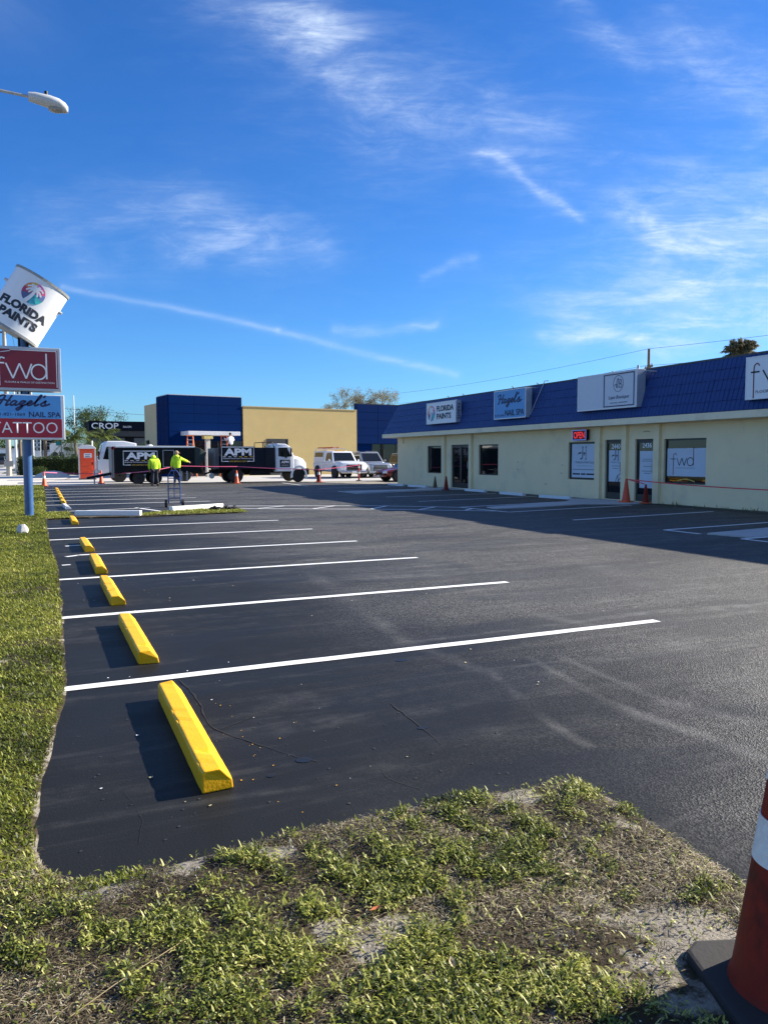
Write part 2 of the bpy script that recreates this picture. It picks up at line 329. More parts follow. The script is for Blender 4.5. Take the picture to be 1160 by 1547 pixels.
# ------------------------------------------------------------------ geometry helpers
def dress(o, label=None, cat=None, group=None, kind=None):
    if label: o['label'] = label
    if cat: o['category'] = cat
    if group: o['group'] = group
    if kind: o['kind'] = kind
    return o
def thing(name, label, cat, loc=(0, 0, 0), rz=0.0, group=None):
    o = bpy.data.objects.new(name, None); COL.objects.link(o); o.empty_display_size = .2
    o.location = loc; o.rotation_euler = (0, 0, rz)
    return dress(o, label, cat, group)
def link(name, me, parent=None, mat_=None):
    o = bpy.data.objects.new(name, me); COL.objects.link(o)
    if mat_ is not None and not me.materials: me.materials.append(mat_)
    if parent: o.parent = parent
    return o
def copy_tree(o, parent=None):
    c = o.copy(); COL.objects.link(c)
    if parent: c.parent = parent
    for ch in list(o.children): copy_tree(ch, c)
    return c
class B:
    def __init__(s): s.v = []; s.f = []
    def add(s, vs_, fs):
        k = len(s.v); s.v += [tuple(p) for p in vs_]; s.f += [tuple(i+k for i in f) for f in fs]; return s
    def box(s, x0, x1, y0, y1, z0, z1):
        return s.add([(x0,y0,z0),(x1,y0,z0),(x1,y1,z0),(x0,y1,z0),(x0,y0,z1),(x1,y0,z1),(x1,y1,z1),(x0,y1,z1)],
                     [(0,3,2,1),(4,5,6,7),(0,1,5,4),(1,2,6,5),(2,3,7,6),(3,0,4,7)])
    def quad(s, a, b, c, d): return s.add([a, b, c, d], [(0, 1, 2, 3)])
    def poly(s, pts): return s.add(pts, [tuple(range(len(pts)))])
    def prism(s, prof, axis, a, b):
        """profile of 2-D points extruded along axis ('x','y','z') from a to b"""
        def P(p, t):
            return {'x': (t, p[0], p[1]), 'y': (p[0], t, p[1]), 'z': (p[0], p[1], t)}[axis]
        n = len(prof)
        return s.add([P(p, a) for p in prof] + [P(p, b) for p in prof],
                     [tuple(range(n))[::-1], tuple(range(n, 2*n))] + [(i, (i+1) % n, n+(i+1) % n, n+i) for i in range(n)])
    def tube(s, path, r, n=8, caps=True):
        path = [Vector(p) for p in path]; rs = r if isinstance(r, (list, tuple)) else [r]*len(path)
        vs_, fs = [], []; ref = None
        for i, p in enumerate(path):
            d = (path[min(i+1, len(path)-1)] - path[max(i-1, 0)]).normalized()
            if ref is None: ref = Vector((0, 0, 1)) if abs(d.z) < .9 else Vector((1, 0, 0))
            a = d.cross(ref).normalized(); b = d.cross(a).normalized(); ref = -b if False else ref
            for k in range(n):
                t = 2*math.pi*k/n; vs_.append(p + a*rs[i]*math.cos(t) + b*rs[i]*math.sin(t))
        for i in range(len(path)-1):
            for k in range(n):
                k2 = (k+1) % n; fs.append((i*n+k, i*n+k2, (i+1)*n+k2, (i+1)*n+k))
        if caps: fs += [tuple(range(n))[::-1], tuple(range((len(path)-1)*n, len(path)*n))]
        return s.add(vs_, fs)
    def lathe(s, prof, n=24, c=(0, 0, 0), axis='z', sx=1.0, sy=1.0):
        vs_, fs = [], []
        for r, z in prof:
            for k in range(n):
                t = 2*math.pi*k/n; x, y = r*math.cos(t)*sx, r*math.sin(t)*sy
                p = {'z': (x, y, z), 'y': (x, z, y), 'x': (z, x, y)}[axis]
                vs_.append((p[0]+c[0], p[1]+c[1], p[2]+c[2]))
        for i in range(len(prof)-1):
            for k in range(n):
                k2 = (k+1) % n; fs.append((i*n+k, i*n+k2, (i+1)*n+k2, (i+1)*n+k))
        fs += [tuple(range(n))[::-1], tuple(range((len(prof)-1)*n, len(prof)*n))]
        return s.add(vs_, fs)
    def loft(s, secs):
        n = len(secs[0]); vs_ = [p for q in secs for p in q]; fs = []
        for i in range(len(secs)-1):
            for k in range(n):
                k2 = (k+1) % n; fs.append((i*n+k, i*n+k2, (i+1)*n+k2, (i+1)*n+k))
        fs += [tuple(range(n))[::-1], tuple(range((len(secs)-1)*n, len(secs)*n))]
        return s.add(vs_, fs)
    def xf(s, mtx):
        s.v = [tuple(mtx @ Vector(p)) for p in s.v]; return s
    def mesh(s, name, bevel=0, seg=2, smooth=False, angle=35):
        me = bpy.data.meshes.new(name); me.from_pydata(s.v, [], s.f)
        bm = bmesh.new(); bm.from_mesh(me); bmesh.ops.remove_doubles(bm, verts=bm.verts, dist=1e-5)
        bmesh.ops.recalc_face_normals(bm, faces=bm.faces)
        if bevel:
            ed = [e for e in bm.edges if len(e.link_faces) == 2 and e.calc_face_angle(0) > R(25)]
            bmesh.ops.bevel(bm, geom=ed, offset=bevel, segments=seg, profile=.6, affect='EDGES', clamp_overlap=True)
        if smooth:
            for f in bm.faces: f.smooth = True
            for e in bm.edges:
                if len(e.link_faces) == 2 and e.calc_face_angle(0) > R(angle): e.smooth = False
        bm.to_mesh(me); bm.free(); return me
    def build(s, name, mat_, parent=None, **k): return link(name, s.mesh(name, **k), parent, mat_)
def sheet(name, pts, z, mat_, parent=None, kind='structure'):
    bm = bmesh.new(); vs_ = [bm.verts.new((p[0], p[1], z)) for p in pts]; f = bm.faces.new(vs_)
    if f.normal.z < 0: f.normal_flip()
    bmesh.ops.triangulate(bm, faces=bm.faces); bmesh.ops.recalc_face_normals(bm, faces=bm.faces)
    for f in bm.faces:
        if f.normal.z < 0: f.normal_flip()
    me = bpy.data.meshes.new(name); bm.to_mesh(me); bm.free()
    o = link(name, me, parent, mat_)
    if kind and not parent: o['kind'] = kind
    return o
EXX, EYY, EZZ = Vector((1, 0, 0)), Vector((0, 1, 0)), Vector((0, 0, 1))
FACE_S = (EXX, EZZ)            # a face looking towards -Y
FACE_W = (-EYY, EZZ)           # a face looking towards -X
def text(body, name, mat_, parent, o, basis, w=None, h=None, bold=0.0, shear=0.0, spacing=1.0, lift=.004, thick=.0015):
    """lettering fitted to width w and cap height h, centred on o"""
    cu = bpy.data.curves.new('t', 'FONT'); cu.body = body; cu.offset = bold; cu.shear = shear; cu.space_character = spacing
    cu.extrude = 0; cu.resolution_u = 3
    ob = bpy.data.objects.new('t', cu); COL.objects.link(ob)
    dg = bpy.context.evaluated_depsgraph_get(); me = bpy.data.meshes.new_from_object(ob.evaluated_get(dg)); 
    bpy.data.objects.remove(ob); bpy.data.curves.remove(cu)
    me.name = name
    n = len(me.vertices); co = np.empty(n*3); me.vertices.foreach_get('co', co); co = co.reshape(-1, 3)
    mn, mxx = co.min(0), co.max(0); sc = mxx-mn
    sx = w/sc[0] if w else h/sc[1]; sy = h/sc[1] if h else sx
    ex, ey = basis; nn = ex.cross(ey); o = Vector(o)
    c2 = (co-(mn+mxx)/2)
    out = np.array(o)[None]+np.outer(c2[:, 0]*sx, ex)+np.outer(c2[:, 1]*sy, ey)+np.array(nn)[None]*lift
    me.vertices.foreach_set('co', out.ravel()); me.update()
    me.materials.clear()
    return link(name, me, parent, mat_)
def smooth_path(pts, k=6):
    out = []; P = [pts[0]]+list(pts)+[pts[-1]]
    for i in range(1, len(P)-2):
        a, b, c, d = [Vector((*q, 0)) for q in P[i-1:i+3]]
        for j in range(k):
            t = j/k
            out.append(.5*((2*b)+(-a+c)*t+(2*a-5*b+4*c-d)*t*t+(-a+3*b-3*c+d)*t**3))
    out.append(Vector((*pts[-1], 0))); return [(p.x, p.y) for p in out]
def strokes(lines, name, mat_, parent, o, basis, w, lift=.004, curve=True, sx=1.0, sy=1.0, shear=0.0):
    """flat ribbons of width w along 2-D polylines"""
    b = B(); ex, ey = basis; nn = ex.cross(ey); o = Vector(o); j = 0
    for ln in lines:
        p = smooth_path(ln) if curve and len(ln) > 2 else list(ln)
        p = [Vector(((q[0]+shear*q[1])*sx, q[1]*sy, 0)) for q in p]; L, Rr = [], []
        for i, q in enumerate(p):
            d = (p[min(i+1, len(p)-1)]-p[max(i-1, 0)])
            if d.length < 1e-6: d = Vector((1, 0, 0))
            d.normalize(); nrm = Vector((-d.y, d.x, 0))*w/2
            L.append(q+nrm); Rr.append(q-nrm)
        j += 1
        T = lambda q: o+ex*q.x+ey*q.y+nn*(lift+.0004*j)
        n = len(p); b.add([T(q) for q in L]+[T(q) for q in Rr], [(i, n+i, n+i+1, i+1) for i in range(n-1)])
    return b.build(name, mat_, parent)
def panel(name, mat_, parent, o, basis, w, h, t=.01, lift=0.0, bevel=0):
    ex, ey = basis; nn = ex.cross(ey); o = Vector(o)
    vs_ = [o+ex*(sx*w/2)+ey*(sy*h/2)+nn*zz for zz in (lift, lift+t) for sx, sy in ((-1, -1), (1, -1), (1, 1), (-1, 1))]
    return B().add(vs_, [(0,3,2,1),(4,5,6,7),(0,1,5,4),(1,2,6,5),(2,3,7,6),(3,0,4,7)]).build(name, mat_, parent, bevel=bevel)
def frame_rect(name, mat_, parent, o, basis, w, h, fw_, t=.02, lift=0.0):
    ex, ey = basis; nn = ex.cross(ey); o = Vector(o); b = B()
    for cx, cy, ww, hh in ((0, h/2-fw_/2, w, fw_), (0, -h/2+fw_/2, w, fw_), (-w/2+fw_/2, 0, fw_, h-2*fw_), (w/2-fw_/2, 0, fw_, h-2*fw_)):
        c = o+ex*cx+ey*cy
        vs_ = [c+ex*(sx*ww/2)+ey*(sy*hh/2)+nn*zz for zz in (lift, lift+t) for sx, sy in ((-1, -1), (1, -1), (1, 1), (-1, 1))]
        b.add(vs_, [(0,3,2,1),(4,5,6,7),(0,1,5,4),(1,2,6,5),(2,3,7,6),(3,0,4,7)])
    return b.build(name, mat_, parent)
HAZEL = [[(-.5, 1.5), (-.35, 1.95), (.05, 2.1), (.25, 1.9), (.2, 1.0), (.1, .1), (-.15, -.05)], [(1.05, 2.15), (.95, 1.2), (.9, .3), (1.0, .02), (1.3, .3)], [(-.15, 1.0), (.3, 1.2), (.8, 1.0), (1.2, 1.1)],
         [(2.0, .85), (1.65, 1.0), (1.4, .5), (1.6, .05), (1.9, .35), (2.05, .95)], [(2.05, .95), (1.98, .3), (2.15, .05), (2.45, .4), (2.6, .9), (2.85, 1.0), (3.1, .9), (2.85, .45), (2.6, .1)], [(2.6, .1), (2.95, .12), (3.0, -.35), (2.7, -.9), (2.45, -.6), (2.9, -.1), (3.4, .35), (3.8, .6), (3.9, .9), (3.68, 1.02), (3.48, .5), (3.7, .05), (4.1, .35), (4.6, 1.4), (4.72, 2.1), (4.55, 2.2), (4.42, 1.2), (4.45, .25), (4.65, .05), (4.95, .4)],
         [(5.2, 2.2), (5.08, 1.7)], [(5.1, .3), (5.5, .95), (5.62, 1.05), (5.58, .7), (5.78, .3), (5.5, .02), (5.2, .2)], [(5.5, .02), (5.9, .15), (6.3, .5)]]
def fl_logo(parent, o, basis, r, lift=.004):
    """ring of colour wedges with a white palm"""
    ex, ey = basis; nn = ex.cross(ey); o = Vector(o)
    cols = [(.80, .10, .25), (.62, .16, .42), (.72, .45, .10), (.70, .25, .08), (.45, .06, .12), (.10, .12, .25), (.03, .16, .35), (.03, .30, .42), (.05, .45, .45), (.16, .22, .45)]
    for i, c in enumerate(cols):
        a0, a1 = R(20+36*i), R(56+36*i); ps = []
        for k in range(5):
            a = a0+(a1-a0)*k/4; ps.append((r*math.cos(a), r*math.sin(a)))
        pts = [o+nn*lift]+[o+ex*x+ey*y+nn*lift for x, y in ps]
        B().poly(pts).build('logo_wedge', mat('logo_tint_%d' % i, c, .4, var=.03), parent)
    fr = []
    for a, ln in ((165, .75), (200, .72), (135, .7), (105, .55), (60, .6), (25, .75), (-15, .7), (-40, .55), (222, .55)):
        t = R(a); fr.append([(0, .28*r), (math.cos(t)*ln*r*.55, .28*r+math.sin(t)*ln*r*.5+.16*r), (math.cos(t)*ln*r, .2*r+math.sin(t)*ln*r*.85)])
    strokes(fr, 'logo_palm', WHITEF, parent, o, basis, r*.15, lift+.002)
    strokes([[(0, .3*r), (-.12*r, -.3*r), (-.4*r, -.98*r)], [(.03*r, .3*r), (-.02*r, -.3*r), (-.22*r, -1.0*r)]], 'logo_trunk', WHITEF, parent, o, basis, r*.2, lift+.006)
def blades(name, P, yaw, length, width, tilt, tone, mat_, parent=None, broad=False, z0=None):
    """many separate leaves in one mesh; P n x 3"""
    n = len(P); dx, dy = np.cos(yaw), np.sin(yaw); ct, st_ = np.cos(tilt), np.sin(tilt)
    d = np.stack([dx*ct, dy*ct, st_], 1); sdv = np.stack([-dy, dx, np.zeros(n)], 1)
    L, W = length[:, None], width[:, None]
    droop = np.zeros((n, 3)); droop[:, 2] = -length*.25*ct
    if broad:
        v = np.stack([P, P+d*L*.45+sdv*W/2, P+d*L+droop*.7, P+d*L*.45-sdv*W/2], 1); nv = 4
        fi = np.array([0, 1, 2, 3]); tot_ = np.full(n, 4)
    else:
        v = np.stack([P-sdv*W/2, P+sdv*W/2, P+d*L*.6+sdv*W*.4, P+d*L*.6-sdv*W*.4, P+d*L+droop], 1); nv = 5
    me = bpy.data.meshes.new(name)
    if broad:
        faces = (np.arange(n)[:, None]*nv+fi).ravel(); sizes = tot_
    else:
        f = np.concatenate([np.arange(n)[:, None]*nv+np.array([0, 1, 2, 3]), np.arange(n)[:, None]*nv+np.array([3, 2, 4])], 1)
        faces = f.ravel(); sizes = np.tile([4, 3], n)
    me.vertices.add(n*nv); me.vertices.foreach_set('co', v.reshape(-1).astype(np.float32))
    me.loops.add(len(faces)); me.loops.foreach_set('vertex_index', faces.astype(np.int32))
    me.polygons.add(len(sizes)); st = np.concatenate([[0], np.cumsum(sizes)[:-1]])
    me.polygons.foreach_set('loop_start', st.astype(np.int32)); me.polygons.foreach_set('loop_total', np.asarray(sizes).astype(np.int32))
    at = me.attributes.new('tone', 'FLOAT', 'POINT'); at.data.foreach_set('value', np.repeat(np.clip(tone, 0, 1), nv).astype(np.float32))
    me.update(calc_edges=True)
    return link(name, me, parent, mat_)
_ph = rng.uniform(0, 6.28, (40, 2)); _dr = rng.uniform(0, 6.28, 40)
def fnoise(x, y, scale, k0=0, octv=3):
    t = np.zeros_like(x); a = 1.0; s_ = scale; tot_ = 0
    for o in range(octv):
        for j in range(4):
            i = (k0+o*4+j) % 40; c, s2 = math.cos(_dr[i]), math.sin(_dr[i])
            t += a*np.sin((x*c+y*s2)*s_+_ph[i, 0]+1.3*np.sin((x*s2-y*c)*s_*.7+_ph[i, 1]))/4
        tot_ += a*.55; a *= .6; s_ *= 2.1
    return t/tot_

# ------------------------------------------------------------------ ground
def jag(pts, step=.12, amp=.02):
    out = []
    for i in range(len(pts)):
        a, b = Vector(pts[i]), Vector(pts[(i+1) % len(pts)]); d = b-a; n = max(1, int(d.length/step)); nrm = Vector((-d.y, d.x)).normalized()
        if d.length > 14 or n > 200: out.append((a.x, a.y)); continue
        for k in range(n):
            p = a+d*k/n; q = p+nrm*((mnoise.noise((p.x*3, p.y*3, 2))+.5*mnoise.noise((p.x*11, p.y*11, 5)))*amp); out.append((q.x, q.y))
    return out
g = sheet('ground', [(-700, -200), (900, -200), (900, 1200), (-700, 1200)], -.06, mat('distant_ground', (.20, .19, .15), .95, var=.2, scale=.05))
LEFT = [(.10, 44.2), (.12, 30), (.10, 24), (.06, 22.2), (.08, 17.3), (.11, 13.5), (.16, 11), (.15, 8.9), (.12, 6.9), (.11, 6.0), (.09, 5.1), (.03, 4.5), (-.04, 3.8), (-.07, 3.4), (-.055, 3.07),
        (-.02, 2.93), (.03, 2.83), (.12, 2.8), (.37, 2.78), (.67, 2.82), (1.02, 2.83), (1.37, 2.82), (1.63, 2.84), (1.95, 2.8), (2.19, 2.78), (2.2, 2.66), (2.19, 2.35), (2.19, 2.15), (2.18, 1.92), (2.15, 1.72), (2.1, 1.0), (2.15, -1.0), (2.2, -6)]
edge = []
for i in range(len(LEFT)-1):
    a, b = Vector(LEFT[i]), Vector(LEFT[i+1]); d = b-a; n = max(1, int(d.length/.05)); nr = Vector((-d.y, d.x)).normalized()
    for k in range(n):
        p = a+d*k/n; am = .018 if p.y < 12 else .03
        q = p+nr*am*(mnoise.noise((p.x*2.5, p.y*2.5, 1))+.7*mnoise.noise((p.x*9, p.y*9, 4))+.5*mnoise.noise((p.x*24, p.y*24, 7))); edge.append((q.x, q.y))
edge.append((2.2, -6.0))
asphalt = sheet('asphalt_lot', edge+[(18.2, -6), (18.2, 44.2)], 0.0, ASPH)
alley = sheet('alley_pavement', [(-3.4, 44.2), (60, 44.2), (60, 78), (-3.4, 78)], -.004, CONC)
sheet('street', [(-22, -60), (-5.2, -60), (-5.2, 700), (-22, 700)], -.03, ROADM)
sheet('sidewalk', [(-5.2, -60), (-3.4, -60), (-3.4, 300), (-5.2, 300)], -.012, CONC)
E2 = np.array(edge)
def edge_x(y):                          # x of the left lot edge at depth y (y > 3.2)
    k = E2[:, 1] > 2.9; yy, xx = E2[k][:, 1], E2[k][:, 0]; o = np.argsort(yy); return np.interp(y, yy[o], xx[o])
EN = np.array([p for p in edge if p[1] < 4.6])
def lot_dist(x, y):
    """signed distance to the lot edge: > 0 on the asphalt"""
    x = np.atleast_1d(np.asarray(x, float)); y = np.atleast_1d(np.asarray(y, float)); sh = x.shape; x, y = x.ravel(), y.ravel()
    out = x-edge_x(np.maximum(y, 3.2)); near = np.where((y < 4.0))[0]
    A, Bv = EN[:-1], EN[1:]-EN[:-1]; L2 = (Bv**2).sum(1)+1e-12
    for c in range(0, len(near), 20000):
        k = near[c:c+20000]; q = np.stack([x[k], y[k]], 1)[:, None]-A[None]
        t = np.clip((q*Bv[None]).sum(2)/L2, 0, 1); d = np.sqrt(((q-t[..., None]*Bv[None])**2).sum(2)).min(1)
        cr = np.zeros(len(k), bool); px_, py_ = x[k], y[k]      # crossings to the right of the point
        for (ax, ay), (bx, by) in zip(A, A+Bv):
            if (ay > by) == (ay < by): continue
            h = ((ay > py_) != (by > py_)); cr ^= h & (px_ < (bx-ax)*(py_-ay)/(by-ay+1e-12)+ax)
        # the far part of the polygon lies to the right: odd crossings = left of an edge = outside
        out[k] = np.where(cr, -d, d)
    return out.reshape(sh)
def in_verge(x, y):
    return (lot_dist(x, y) < 0) & (y < 44.1) & (np.hypot(x-1.805, y-1.375) > .27) & (np.hypot(x+.30, y-21.1) > .13)
SANDY = ((.77, 2.16, .07), (.99, 2.10, .08), (1.84, 2.70, .10), (1.55, 1.55, .15), (1.80, 1.66, .13), (.84, 2.0, .06), (.16, 2.74, .09), (-.11, 3.0, .06), (.93, 1.84, .05), (.75, 2.68, .06), (2.08, 2.3, .07), (.45, 2.72, .07))
# soil sheet with relief, a little above the asphalt at the edge
def soil():
    xs = np.concatenate([np.arange(-3.4, -.6, .2), np.arange(-.6, 2.26, .03)]); ys = np.concatenate([np.arange(-3, .9, .2), np.arange(.9, 3.1, .03), np.arange(3.1, 12, .12), np.arange(12, 44.4, .6)])
    Xg, Yg = np.meshgrid(xs, ys); inside = lot_dist(Xg, Yg)
    o_ = np.clip(-inside, 0, 1)
    z = .004+np.clip(o_*.16, 0, .024)+.007*fnoise(Xg, Yg, 5, 3)*np.clip(o_*6, 0, 1)+.010*fnoise(Xg, Yg, 1.2, 9)*np.clip(o_*3, 0, 1)+.004*fnoise(Xg, Yg, 17, 22)*np.clip(o_*8, 0, 1)
    z = np.where(inside > 0, .004+.004*fnoise(Xg, Yg, 22, 30)-inside*.45, z)
    ny, nx = Xg.shape; idx = np.arange(ny*nx).reshape(ny, nx)
    keep = inside < .06
    f = [(idx[j, i], idx[j, i+1], idx[j+1, i+1], idx[j+1, i]) for j in range(ny-1) for i in range(nx-1) if keep[j:j+2, i:i+2].any()]
    me = bpy.data.meshes.new('grass_verge'); me.from_pydata(np.stack([Xg, Yg, z], -1).reshape(-1, 3).tolist(), [], f); me.update()
    for p in me.polygons: p.use_smooth = True
    bare = sum(np.exp(-((Xg-cx)**2+(Yg-cy)**2)/(r_*r_)) for cx, cy, r_ in SANDY)+np.where(Yg < 4.6, .42, .10)*np.exp(-(inside/.03)**2)
    me.attributes.new('bare', 'FLOAT', 'POINT').data.foreach_set('value', np.clip(bare, 0, 1).ravel().astype(np.float32))
    o = link('grass_verge', me, None, SOIL); o['kind'] = 'structure'
    def zat(x, y):
        i = np.clip(np.searchsorted(xs, x)-1, 0, nx-2); j = np.clip(np.searchsorted(ys, y)-1, 0, ny-2); return z[j, i]
    return zat
SZ = soil()
# ------------------------------------------------------------------ grass and weeds
def scatter(x0, x1, y0, y1, dens):
    n = int((x1-x0)*(y1-y0)*dens); return rng.uniform(x0, x1, n), rng.uniform(y0, y1, n)
def lawn():
    P, ln, wd = [], [], []
    for x0, x1, y0, y1, de, l_, w_ in ((-.9, .3, 2.7, 5, 15000, .024, .0060), (-.9, .3, 5, 9, 9500, .028, .0075), (-1.4, .3, 9, 16, 5000, .036, .009), (-2.0, .3, 16, 26, 2300, .045, .014), (-3.0, .3, 26, 44, 750, .06, .024),
                                      (-3.3, -.9, 2.7, 9, 1200, .035, .010), (-3.3, -1.4, 9, 26, 500, .05, .014)):
        x, y = scatter(x0, x1, y0, y1, de); k = in_verge(x, y); x, y = x[k], y[k]
        e = -lot_dist(x, y); keep = rng.random(len(x)) < np.clip(fnoise(x, y, 2.2, 5)*.45+fnoise(x, y, 8, 14)*.5+.92, .15, 1)*np.clip(e/.025+.2, .2, 1)
        x, y = x[keep], y[keep]; n = len(x); P.append(np.stack([x, y, SZ(x, y)], 1)); ln.append(l_*rng.uniform(.6, 1.5, n)); wd.append(w_*rng.uniform(.6, 1.4, n))
    P = np.concatenate(P); ln = np.concatenate(ln); wd = np.concatenate(wd); n = len(P)
    tone = .40+.22*fnoise(P[:, 0], P[:, 1], 1.5, 2)+.18*fnoise(P[:, 0], P[:, 1], 7, 8)+rng.normal(0, .20, n)
    dress(blades('lawn_grass', P, rng.uniform(0, 6.28, n), ln, wd, rng.uniform(.15, 1.15, n), tone, GRASS), kind='stuff')
lawn()
def weeds():
    x, y = scatter(-1.0, 2.2, .3, 2.86, 62000); k = in_verge(x, y); x, y = x[k], y[k]
    m_ = fnoise(x, y, 3.2, 1)*.6+fnoise(x, y, 9, 6)*.6+fnoise(x, y, 26, 17)*.75+.32-.55*np.clip((x-1.05)/.8, 0, 1)*np.clip((2.5-y)/1.2+.35, 0, 1)-.25*np.clip((y-2.6)/.2, 0, 1)
    for cx, cy, r_ in SANDY: m_ -= .75*np.exp(-((x-cx)**2+(y-cy)**2)/(r_*r_))
    k = rng.random(len(x)) < np.clip(m_*1.05-.02, .035, .95); x, y = x[k], y[k]; n = len(x)
    tone = .42+.22*fnoise(x, y, 4, 12)+.12*fnoise(x, y, 20, 33)+rng.normal(0, .27, n)-.04
    P = np.stack([x, y, SZ(x, y)+rng.uniform(0, 1, n)**1.5*.030], 1)
    b = rng.random(n) < .68
    sz = 1+.35*fnoise(x, y, 2, 20)
    dress(blades('weed_leaves', P[b], rng.uniform(0, 6.28, b.sum()), rng.uniform(.007, .020, b.sum())*sz[b], rng.uniform(.004, .010, b.sum()), rng.uniform(.0, 1.1, b.sum()), tone[b], WEED, broad=True), kind='stuff')
    q = ~b
    dress(blades('grass_tufts', P[q], rng.uniform(0, 6.28, q.sum()), rng.uniform(.014, .036, q.sum())*sz[q], rng.uniform(.003, .007, q.sum()), rng.uniform(.15, 1.1, q.sum()), tone[q]+.04, WEED), kind='stuff')
    x, y = scatter(-1.2, 2.2, .3, 3.1, 34000); k = in_verge(x, y); x, y = x[k], y[k]
    bare = sum(np.exp(-((x-cx)**2+(y-cy)**2)/(r_*r_)) for cx, cy, r_ in SANDY)
    k = rng.random(len(x)) < np.clip(.62+.55*fnoise(x, y, 3, 15)-1.1*bare, .06, 1); x, y = x[k], y[k]; n = len(x)
    P = np.stack([x, y, SZ(x, y)+rng.uniform(.0, .008, n)], 1)
    tone = .50+.30*fnoise(x, y, 3.3, 25)+rng.normal(0, .20, n)
    dress(blades('dry_thatch', P, rng.uniform(0, 6.28, n), rng.uniform(.012, .045, n), rng.uniform(.0012, .0035, n), rng.uniform(-.1, .40, n), tone, THATCH), kind='stuff')
    # pebbles and sand crumbs along the edge
    pb = B()
    for _ in range(900):
        px, py = random.uniform(-.2, 2.2), random.uniform(1.2, 2.83)
        if not in_verge(np.array([px]), np.array([py]))[0]: continue
        s_ = random.uniform(.0015, .005); z_ = float(SZ(np.array([px]), np.array([py]))[0]); a = random.uniform(0, 6)
        q = [(px+s_*math.cos(a+t)*random.uniform(.7, 1.3), py+s_*math.sin(a+t), z_+s_*.2) for t in (0, 1.6, 3.1, 4.7)]
        pb.add(q+[(px, py, z_+s_*.9)], [(0, 1, 4), (1, 2, 4), (2, 3, 4), (3, 0, 4)])
    dress(pb.build('gravel_crumbs', STONE), kind='stuff')
weeds()
def twig(pts, r, label):
    dress(B().tube(pts, r, 5).build('dry_stem', mat('straw_stem', (.30, .23, .12), .8)), label, 'twig')
twig([(.02, 2.05, .045), (.14, 2.12, .055), (.30, 2.22, .05), (.36, 2.27, .04)], .0013, 'long straw stem lying bent across the weeds, nearest the lower left corner')
for i, (x, y, t, lab) in enumerate(((.93, 2.17, 0, 'curled rust orange fallen leaf on the bare sand patch'), (1.02, 1.83, 1, 'pale tan fallen leaf among the weeds at the bottom'), (1.62, 2.07, 1, 'cream curled dead leaf near the burnt dark weeds beside the cone'))):
    z = float(SZ(np.array([x]), np.array([y]))[0])+.022; a = i*1.3
    c, s_ = math.cos(a), math.sin(a); q = [(-.02, 0, 0), (-.005, .009, .004), (.012, .008, .004), (.024, 0, .009), (.012, -.008, .006), (-.005, -.009, .005), (.0, 0, -.001)]
    q = [(x+p[0]*c-p[1]*s_, y+p[0]*s_+p[1]*c, z+p[2]) for p in q]
    dress(B().add(q, [(0, 1, 6), (1, 2, 6), (2, 3, 6), (3, 4, 6), (4, 5, 6), (5, 0, 6)]).build('fallen_leaf', mat('dead_leaf_%d' % t, ((.45, .13, .04), (.50, .40, .22))[t], .7)), lab, 'leaf')

# ------------------------------------------------------------------ paint lines on the lot
def stripe(a, b, w=.10, z=.004, label=None, cap=True):
    a, b = Vector(a), Vector(b); d = (b-a); L = d.length; d.normalize(); n = Vector((-d.y, d.x))
    k = max(4, int(L/.22)); top, bot = [], []
    for i in range(k+1):
        p = a+d*L*i/k; j = .006*mnoise.noise((p.x*2.3, p.y*2.3, 3))
        top.append(p+n*(w/2+.004*mnoise.noise((p.x*9, p.y*9, 1))+j)); bot.append(p-n*(w/2+.004*mnoise.noise((p.x*9, p.y*9, 8))-j))
    bm = [(p.x, p.y, z) for p in bot]; tp = [(p.x, p.y, z) for p in top]; m_ = k+1
    o = B().add(bm+tp, [(i, i+1, m_+i+1, m_+i) for i in range(k)]).build('parking_line', LINE, asphalt)
    return o
for k, (y, x0, x1) in enumerate(((5.25, .07, 5.02), (7.63, .12, 4.98), (10.06, .15, 5.0), (12.5, .45, 5.03), (15.0, .07, 5.05), (17.42, .07, 5.03))):
    stripe((x0, y), (x1, y+.02), .105 if k < 2 else .10)
stripe((.30, 12.36), (.50, 12.49), .09); stripe((.22, 11.4), (.33, 11.42), .07); stripe((.33, 13.85), (.72, 13.93), .09)
for y in (26.0, 28.5, 31.0, 33.4, 35.9, 38.8, 43.95): stripe((.10, y), (5.15, y), .10)
stripe((.14, 22.75), (2.9, 23.4), .10); stripe((2.5, 23.6), (2.98, 21.75), .10)
UPL = [(5.15, 23.2), (9.07, 21.45), (11.10, 19.6)]; LOL = [(5.11, 21.9), (8.47, 20.01), (9.37, 19.3), (11.3, 17.75)]
for P_ in (UPL, LOL):
    for a, b in zip(P_[:-1], P_[1:]): stripe(a, b, .10)
for a, b in (((5.6, 21.6), (6.7, 22.46)), ((7.0, 20.8), (8.1, 21.85)), ((8.47, 20.01), (9.47, 21.1)), ((9.59, 19.2), (10.6, 20.1)), ((10.6, 18.4), (11.2, 19.0))): stripe(a, b, .09, .008)
for a, b in (((11.21, 14.5), (16.27, 15.15)), ((11.34, 11.76), (16.4, 12.3)), ((11.34, 11.76), (11.37, 10.87)), ((11.35, 9.9), (16.4, 10.2)), ((11.35, 9.9), (11.37, 9.0)), ((11.28, 17.3), (16.2, 18.15)), ((11.28, 17.3), (11.1, 19.6)),
             ((11.1, 19.6), (15.2, 20.5)), ((11.31, 22.73), (16.68, 23.73)), ((11.52, 25.79), (16.55, 26.3)), ((11.55, 28.55), (16.52, 30.15)), ((11.55, 28.55), (11.59, 30.95)), ((11.59, 30.95), (16.6, 31.5)), ((11.85, 34.2), (16.4, 34.95)), ((12.5, 42.4), (12.3, 37.2))):
    stripe(a, b, .10, .006)
